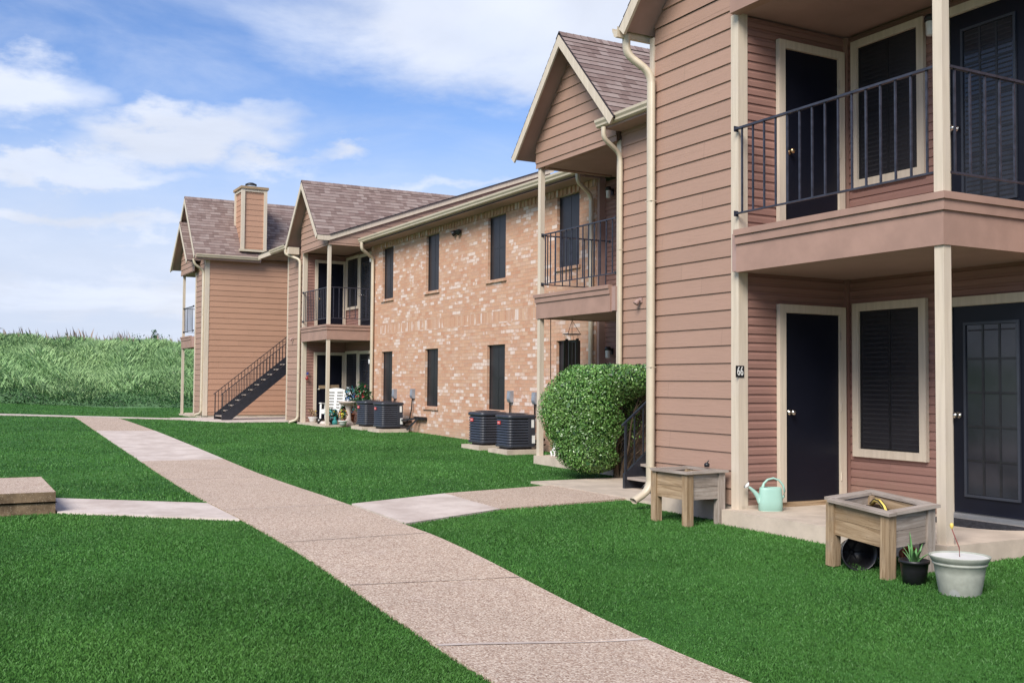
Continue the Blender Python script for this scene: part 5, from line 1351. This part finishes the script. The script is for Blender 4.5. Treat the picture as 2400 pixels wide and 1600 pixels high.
for k in range(9):
    a = R(40*k+10); bx, by = 13.58+.07*math.cos(a), -9.36+.06*math.sin(a)
    pts = [V(bx, by, -.20)]; dx, dy = math.cos(a)*.09-.05, math.sin(a)*.07+.0
    for i in range(1, 6): pts.append(V(bx+dx*i*.8+random.uniform(-.04, .04), by+dy*i+random.uniform(-.04, .04), -.20+.27*i))
    b.tube(pts, [.030, .024, .019, .014, .010, .006], 6)
    for j in range(1, 5):
        e = pts[j]+V(random.uniform(-.24, .0), random.uniform(-.22, .0), random.uniform(.15, .32)); b.tube([pts[j], (pts[j]+e)/2+V(.02, .02, 0), e], [.010, .007, .004], 5)
b.build('branches', M_bark, t)
leaf_cloud('foliage', [(13.42, -9.45, .75), (13.35, -9.42, 1.0)], [(.30, .28, .6), (.30, .28, .3)], 900, .024, M_leaf, t, seed=14, shell=.1)

# ------------------------------------------------------------ lawn blades
def S_np(x): x = np.clip(x, 0, 1); return x*x*(3-2*x)
def g_np(x, y):
    z = -.17+.17*S_np((x-14)/14)
    z = z+np.where(y < 0, np.maximum(0, y+7.3), 7.3)*.036*S_np((x-24)/12)
    z = z-.20*S_np((9.5-x)/4.5)*np.exp(-((y+4.4)/1.7)**2)-.06*S_np((8-x)/4)*S_np((y+2)/2)
    return z+.05*S_np((x-40)/10)
WK = np.array(WALK)
def inpoly(x, y, P_):
    c = np.zeros(len(x), bool); n = len(P_)
    for i in range(n):
        (x1, y1), (x2, y2) = P_[i], P_[(i+1) % n]
        k = ((y1 > y) != (y2 > y)) & (x < (x2-x1)*(y-y1)/(y2-y1+1e-12)+x1); c ^= k
    return c
HARD = [[(10.10, -4.1), (12.00, -4.1), (12.62, -5.92), (12.98, -7.75), (11.10, -7.75), (10.80, -5.78)],
        [(10.22, -7.7), (13.57, -7.7), (13.57, -9.4), (12.5, -9.4), (12.5, -14), (10.2, -14)],
        [(12.80, -2.95), (14.2, -1.22), (12.6, -1.20), (11.15, -2.9)], [(12.60, -1.19), (14.52, -1.19), (14.52, 2.2), (12.60, 2.2)],
        [(5.90, -7.33), (5.87, -9.5), (8.75, -9.5), (8.75, -7.33)], [(2.4, -9.1), (6, -9.1), (6, -14), (2.4, -14)], [(8.6, -7.47), (10.2, -7.47), (10.2, -14), (8.6, -14)],
        [(14.0, -9.60), (16.77, -9.60), (16.77, -11.4), (14.0, -11.4)], [(12.4, -9.78), (14.1, -9.78), (14.1, -14), (12.4, -14)], [(16.7, -11.28), (29.5, -11.28), (29.5, -15), (16.7, -15)],
        [(29.39, -9.91), (32.1, -9.91), (32.1, -12), (29.39, -12)], [(32, -10.05), (33.7, -10.05), (33.7, -14), (32, -14)], [(33.6, -8.1), (38.25, -8.1), (38.25, -14), (33.6, -14)],
        [(38.2, -8.38), (42, -8.2), (42, -15), (38.2, -15)], [(36.2, .8), (36.3, -7.22), (37.5, -7.2), (37.7, .8)], [(36.3, -7.2), (38.2, -7.2), (38.2, -8.1), (34, -8.1)]]
for (loc, lb, rz) in ACS: HARD.append([(loc[0]-.46, loc[1]-.46), (loc[0]+.46, loc[1]-.46), (loc[0]+.46, loc[1]+.46), (loc[0]-.46, loc[1]+.46)])
def blades(name, n, d0, d1, a0, a1, seed, hmin, hmax, wk, m_, dpow=1.0):
    rg = np.random.default_rng(seed)
    u = rg.random(n); d = d0*(d1/d0)**u
    a = a0+(a1-a0)*rg.random(n); x = d*np.cos(a); y = d*np.sin(a)
    jit = .028*rg.normal(size=n)
    l_ = np.interp(x, WK[:, 0], WK[:, 1]); r_ = np.interp(x, WK[:, 0], WK[:, 2])
    ok = ~((y < l_-.012+jit*.7) & (y > r_+.012+jit*.7) & (x < 36.4))
    for P_ in HARD: ok &= ~inpoly(x+jit*.4, y+jit*.4, P_)
    x, y, d = x[ok], y[ok], d[ok]; n = len(x)
    z = g_np(x, y)-.014
    # height: gentle patches
    pt = .5+.5*np.sin(x*2.1+1.3*np.sin(y*1.7))*np.sin(y*2.6+1.1*np.sin(x*1.3))
    h = (hmin+(hmax-hmin)*rg.random(n)**1.4)*(.75+.35*pt); w = .5*(.0019+wk*d)*(.7+.6*rg.random(n))
    th = rg.random(n)*2*np.pi; lean = (.15+.6*rg.random(n))*h; la = rg.random(n)*2*np.pi
    cx, sx = np.cos(th), np.sin(th)
    b0 = np.stack([x-cx*w, y-sx*w, z], 1); b1 = np.stack([x+cx*w, y+sx*w, z], 1)
    mx, my = np.cos(la)*lean, np.sin(la)*lean
    m1 = np.stack([x+mx*.35+cx*w*.7, y+my*.35+sx*w*.7, z+h*.6], 1)
    tp = np.stack([x+mx, y+my, z+h*(.95-.2*rg.random(n))], 1)
    v = np.stack([b0, b1, m1, tp], 1).reshape(-1, 3)
    rnd = np.clip(.12+.42*rg.random(n)+.24*pt+0*rg.random(n), 0, 1)
    o = quads_mesh(name, v, n, rnd, m_); tag(o, kind='stuff'); return o
A0, A1 = -.50132-.56, -.50132+.56
blades('lawn_grass', 950000, 3.6, 13.0, A0, A1, 21, .012, .034, .00036, M_grass)
blades('lawn_grass', 420000, 12.0, 62.0, A0, A1, 22, .018, .040, .00062, M_grass)
blades('lawn_grass', 40000, 3.6, 30.0, A0-.5, A0, 23, .02, .05, .0018, M_grass)
blades('lawn_grass', 60000, 3.6, 40.0, A1, A1+.7, 24, .02, .05, .0018, M_grass)

# grass hill beyond the lawn
def hz(x, y):
    b_ = 52.5+(-y)*.0+2.5*math.sin(y*.11+1)+4*S((-y-9)/8)*0
    t_ = (x-b_)/11.5
    h = 2.85*S(t_)+.22*math.sin(x*.23+y*.17)*S(t_)+.09*math.sin(y*1.7+1)*math.sin(x*.9)*S(t_)+.12*math.sin(y*.31)*S(t_)
    h += .40*S((y+9)/9)*S(t_)
    return -.14+.22*S((x-49)/3)+h
def hz_np(x, y):
    b_ = 52.5+2.5*np.sin(y*.11+1); t_ = (x-b_)/11.5; s_ = S_np(t_)
    return -.14+.22*S_np((x-49)/3)+2.95*s_+.22*np.sin(x*.23+y*.17)*s_+.09*np.sin(y*1.7+1)*np.sin(x*.9)*s_+.12*np.sin(y*.31)*s_+.40*S_np((y+9)/9)*s_
m_ = MB(); m_.grid([[(x, y, hz(x, y)) for y in np.linspace(-90, 90, 121)] for x in np.concatenate([np.arange(48, 80, 1.0), np.linspace(80, 200, 12)])])
tag(m_.build('hill', M_hill), kind='structure')
def meadow(name, n, x0, x1, y0, y1, seed, hmin, hmax, wmin, wmax, m_, leanx=.6, zcond=None, tone=None):
    rg = np.random.default_rng(seed); x = x0+(x1-x0)*rg.random(n); y = y0+(y1-y0)*rg.random(n)
    if zcond is not None: k = zcond(x, y, rg); x, y = x[k], y[k]; n = len(x)
    z = hz_np(x, y)-.03; h = hmin+(hmax-hmin)*rg.random(n); w = .5*(wmin+(wmax-wmin)*rg.random(n))
    cl = .5+.5*np.sin(x*.9+2*np.sin(y*.7))*np.sin(y*1.3+1.7*np.sin(x*.6))
    h = h*(.45+.85*cl)
    th = rg.random(n)*2*np.pi; lean = leanx*h*(.4+.8*rg.random(n)); la = 2.4+rg.normal(size=n)*1.1
    cx, sx = np.cos(th), np.sin(th)
    b0 = np.stack([x-cx*w, y-sx*w, z], 1); b1 = np.stack([x+cx*w, y+sx*w, z], 1)
    mx, my = np.cos(la)*lean, np.sin(la)*lean
    m1 = np.stack([x+mx*.4+cx*w*.7, y+my*.4+sx*w*.7, z+h*.65], 1); tp = np.stack([x+mx, y+my, z+h*.95], 1)
    v = np.stack([b0, b1, m1, tp], 1).reshape(-1, 3)
    rnd = np.clip(.65*rg.random(n)+.35*cl if tone is None else tone(x, y, rg), 0, 1)
    return tag(quads_mesh(name, v, n, rnd, m_), kind='stuff')
meadow('tall_grass', 480000, 51.5, 76, -24, 5, 31, .18, .62, .004, .011, M_hillgrass, .65, lambda x, y, r: r.random(len(x)) < S_np((x-54.6-.8*np.sin(y*1.3)-2.5*np.sin(y*.11+1))/2.8))
meadow('tall_grass', 16000, 50.5, 78, 5, 40, 32, .35, .95, .03, .08, M_hillgrass)
meadow('tall_grass', 2500, 60, 76, -24, 5, 35, .35, .85, .01, .03, M_weed, .5, lambda x, y, r: np.sin(y*1.1+2*np.sin(x*.5)) > .55)
meadow('tall_grass', 2600, 64, 76, -24, 5, 33, .5, 1.15, .015, .035, M_stalk, .25)
# darker broad-leaved weeds along the foot of the hill and in patches
def weeds(name, n, seed, cond, size, zlo, zhi):
    rg = np.random.default_rng(seed); x = 49.5+28*rg.random(n); y = -25+31*rg.random(n); k = cond(x, y, rg); x, y = x[k], y[k]; n = len(x)
    top = (zlo+(zhi-zlo)*(.5+.5*np.sin(y*1.9+np.sin(x*2.3)*1.5)))
    z = hz_np(x, y)+top*rg.random(n)
    p = np.stack([x, y, z], 1); nrm = rg.normal(size=(n, 3))+np.array([-.5, .2, .8]); nrm /= np.linalg.norm(nrm, axis=1)[:, None]
    a = np.cross(nrm, rg.normal(size=(n, 3))); a /= np.linalg.norm(a, axis=1)[:, None]; b_ = np.cross(nrm, a); s_ = (size*(.5+rg.random(n)))[:, None]
    v = np.stack([p-a*s_, p+b_*s_*.45, p+a*s_, p-b_*s_*.45], 1).reshape(-1, 3)
    return tag(quads_mesh(name, v, n, rg.random(n), M_weed), kind='stuff')
foot = lambda x, y: x-52.5-2.5*np.sin(y*.11+1)
weeds('weeds', 150000, 41, lambda x, y, r: (foot(x, y) > -1.3+.3*np.sin(y*2.1)) & (foot(x, y) < 2.4+.6*np.sin(y*1.1)+1.6*r.random(len(x))), .05, .35, .85)
weeds('weeds', 90000, 42, lambda x, y, r: (np.sin(x*.55+1.4*np.sin(y*.4))*np.sin(y*.75+1.2*np.sin(x*.3)) > .62) & (foot(x, y) > 4), .06, .35, .95)
# small tree on the crest
t = thing('small_tree', 'tiny dark green tree standing alone on the crest of the grass hill', 'tree', (70, -12.2, hz(70, -12.2)), world=True)
TZ = hz(70, -12.2)
b = MB(); b.tube([(70, -12.2, TZ-.1), (70.02, -12.22, TZ+.5), (70, -12.17, TZ+1.0)], [.05, .04, .02], 6)
for k in range(6): a = R(60*k); b.tube([(70, -12.2, TZ+.35+.08*k), (70+.3*math.cos(a), -12.2+.3*math.sin(a), TZ+.75+.08*k)], [.02, .008], 5)
b.build('trunk', M_bark, t)
leaf_cloud('crown', [(70, -12.2, TZ+.95), (70.1, -12.4, TZ+.7), (69.9, -12.0, TZ+.75), (70, -12.15, TZ+1.25)], [(.28, .28, .25), (.25, .25, .2), (.25, .22, .2), (.18, .18, .2)], 420, .06, M_darkleaf, t, seed=15, shell=.1)
for o in D.objects:
    if '_w' in o: del o['_w']
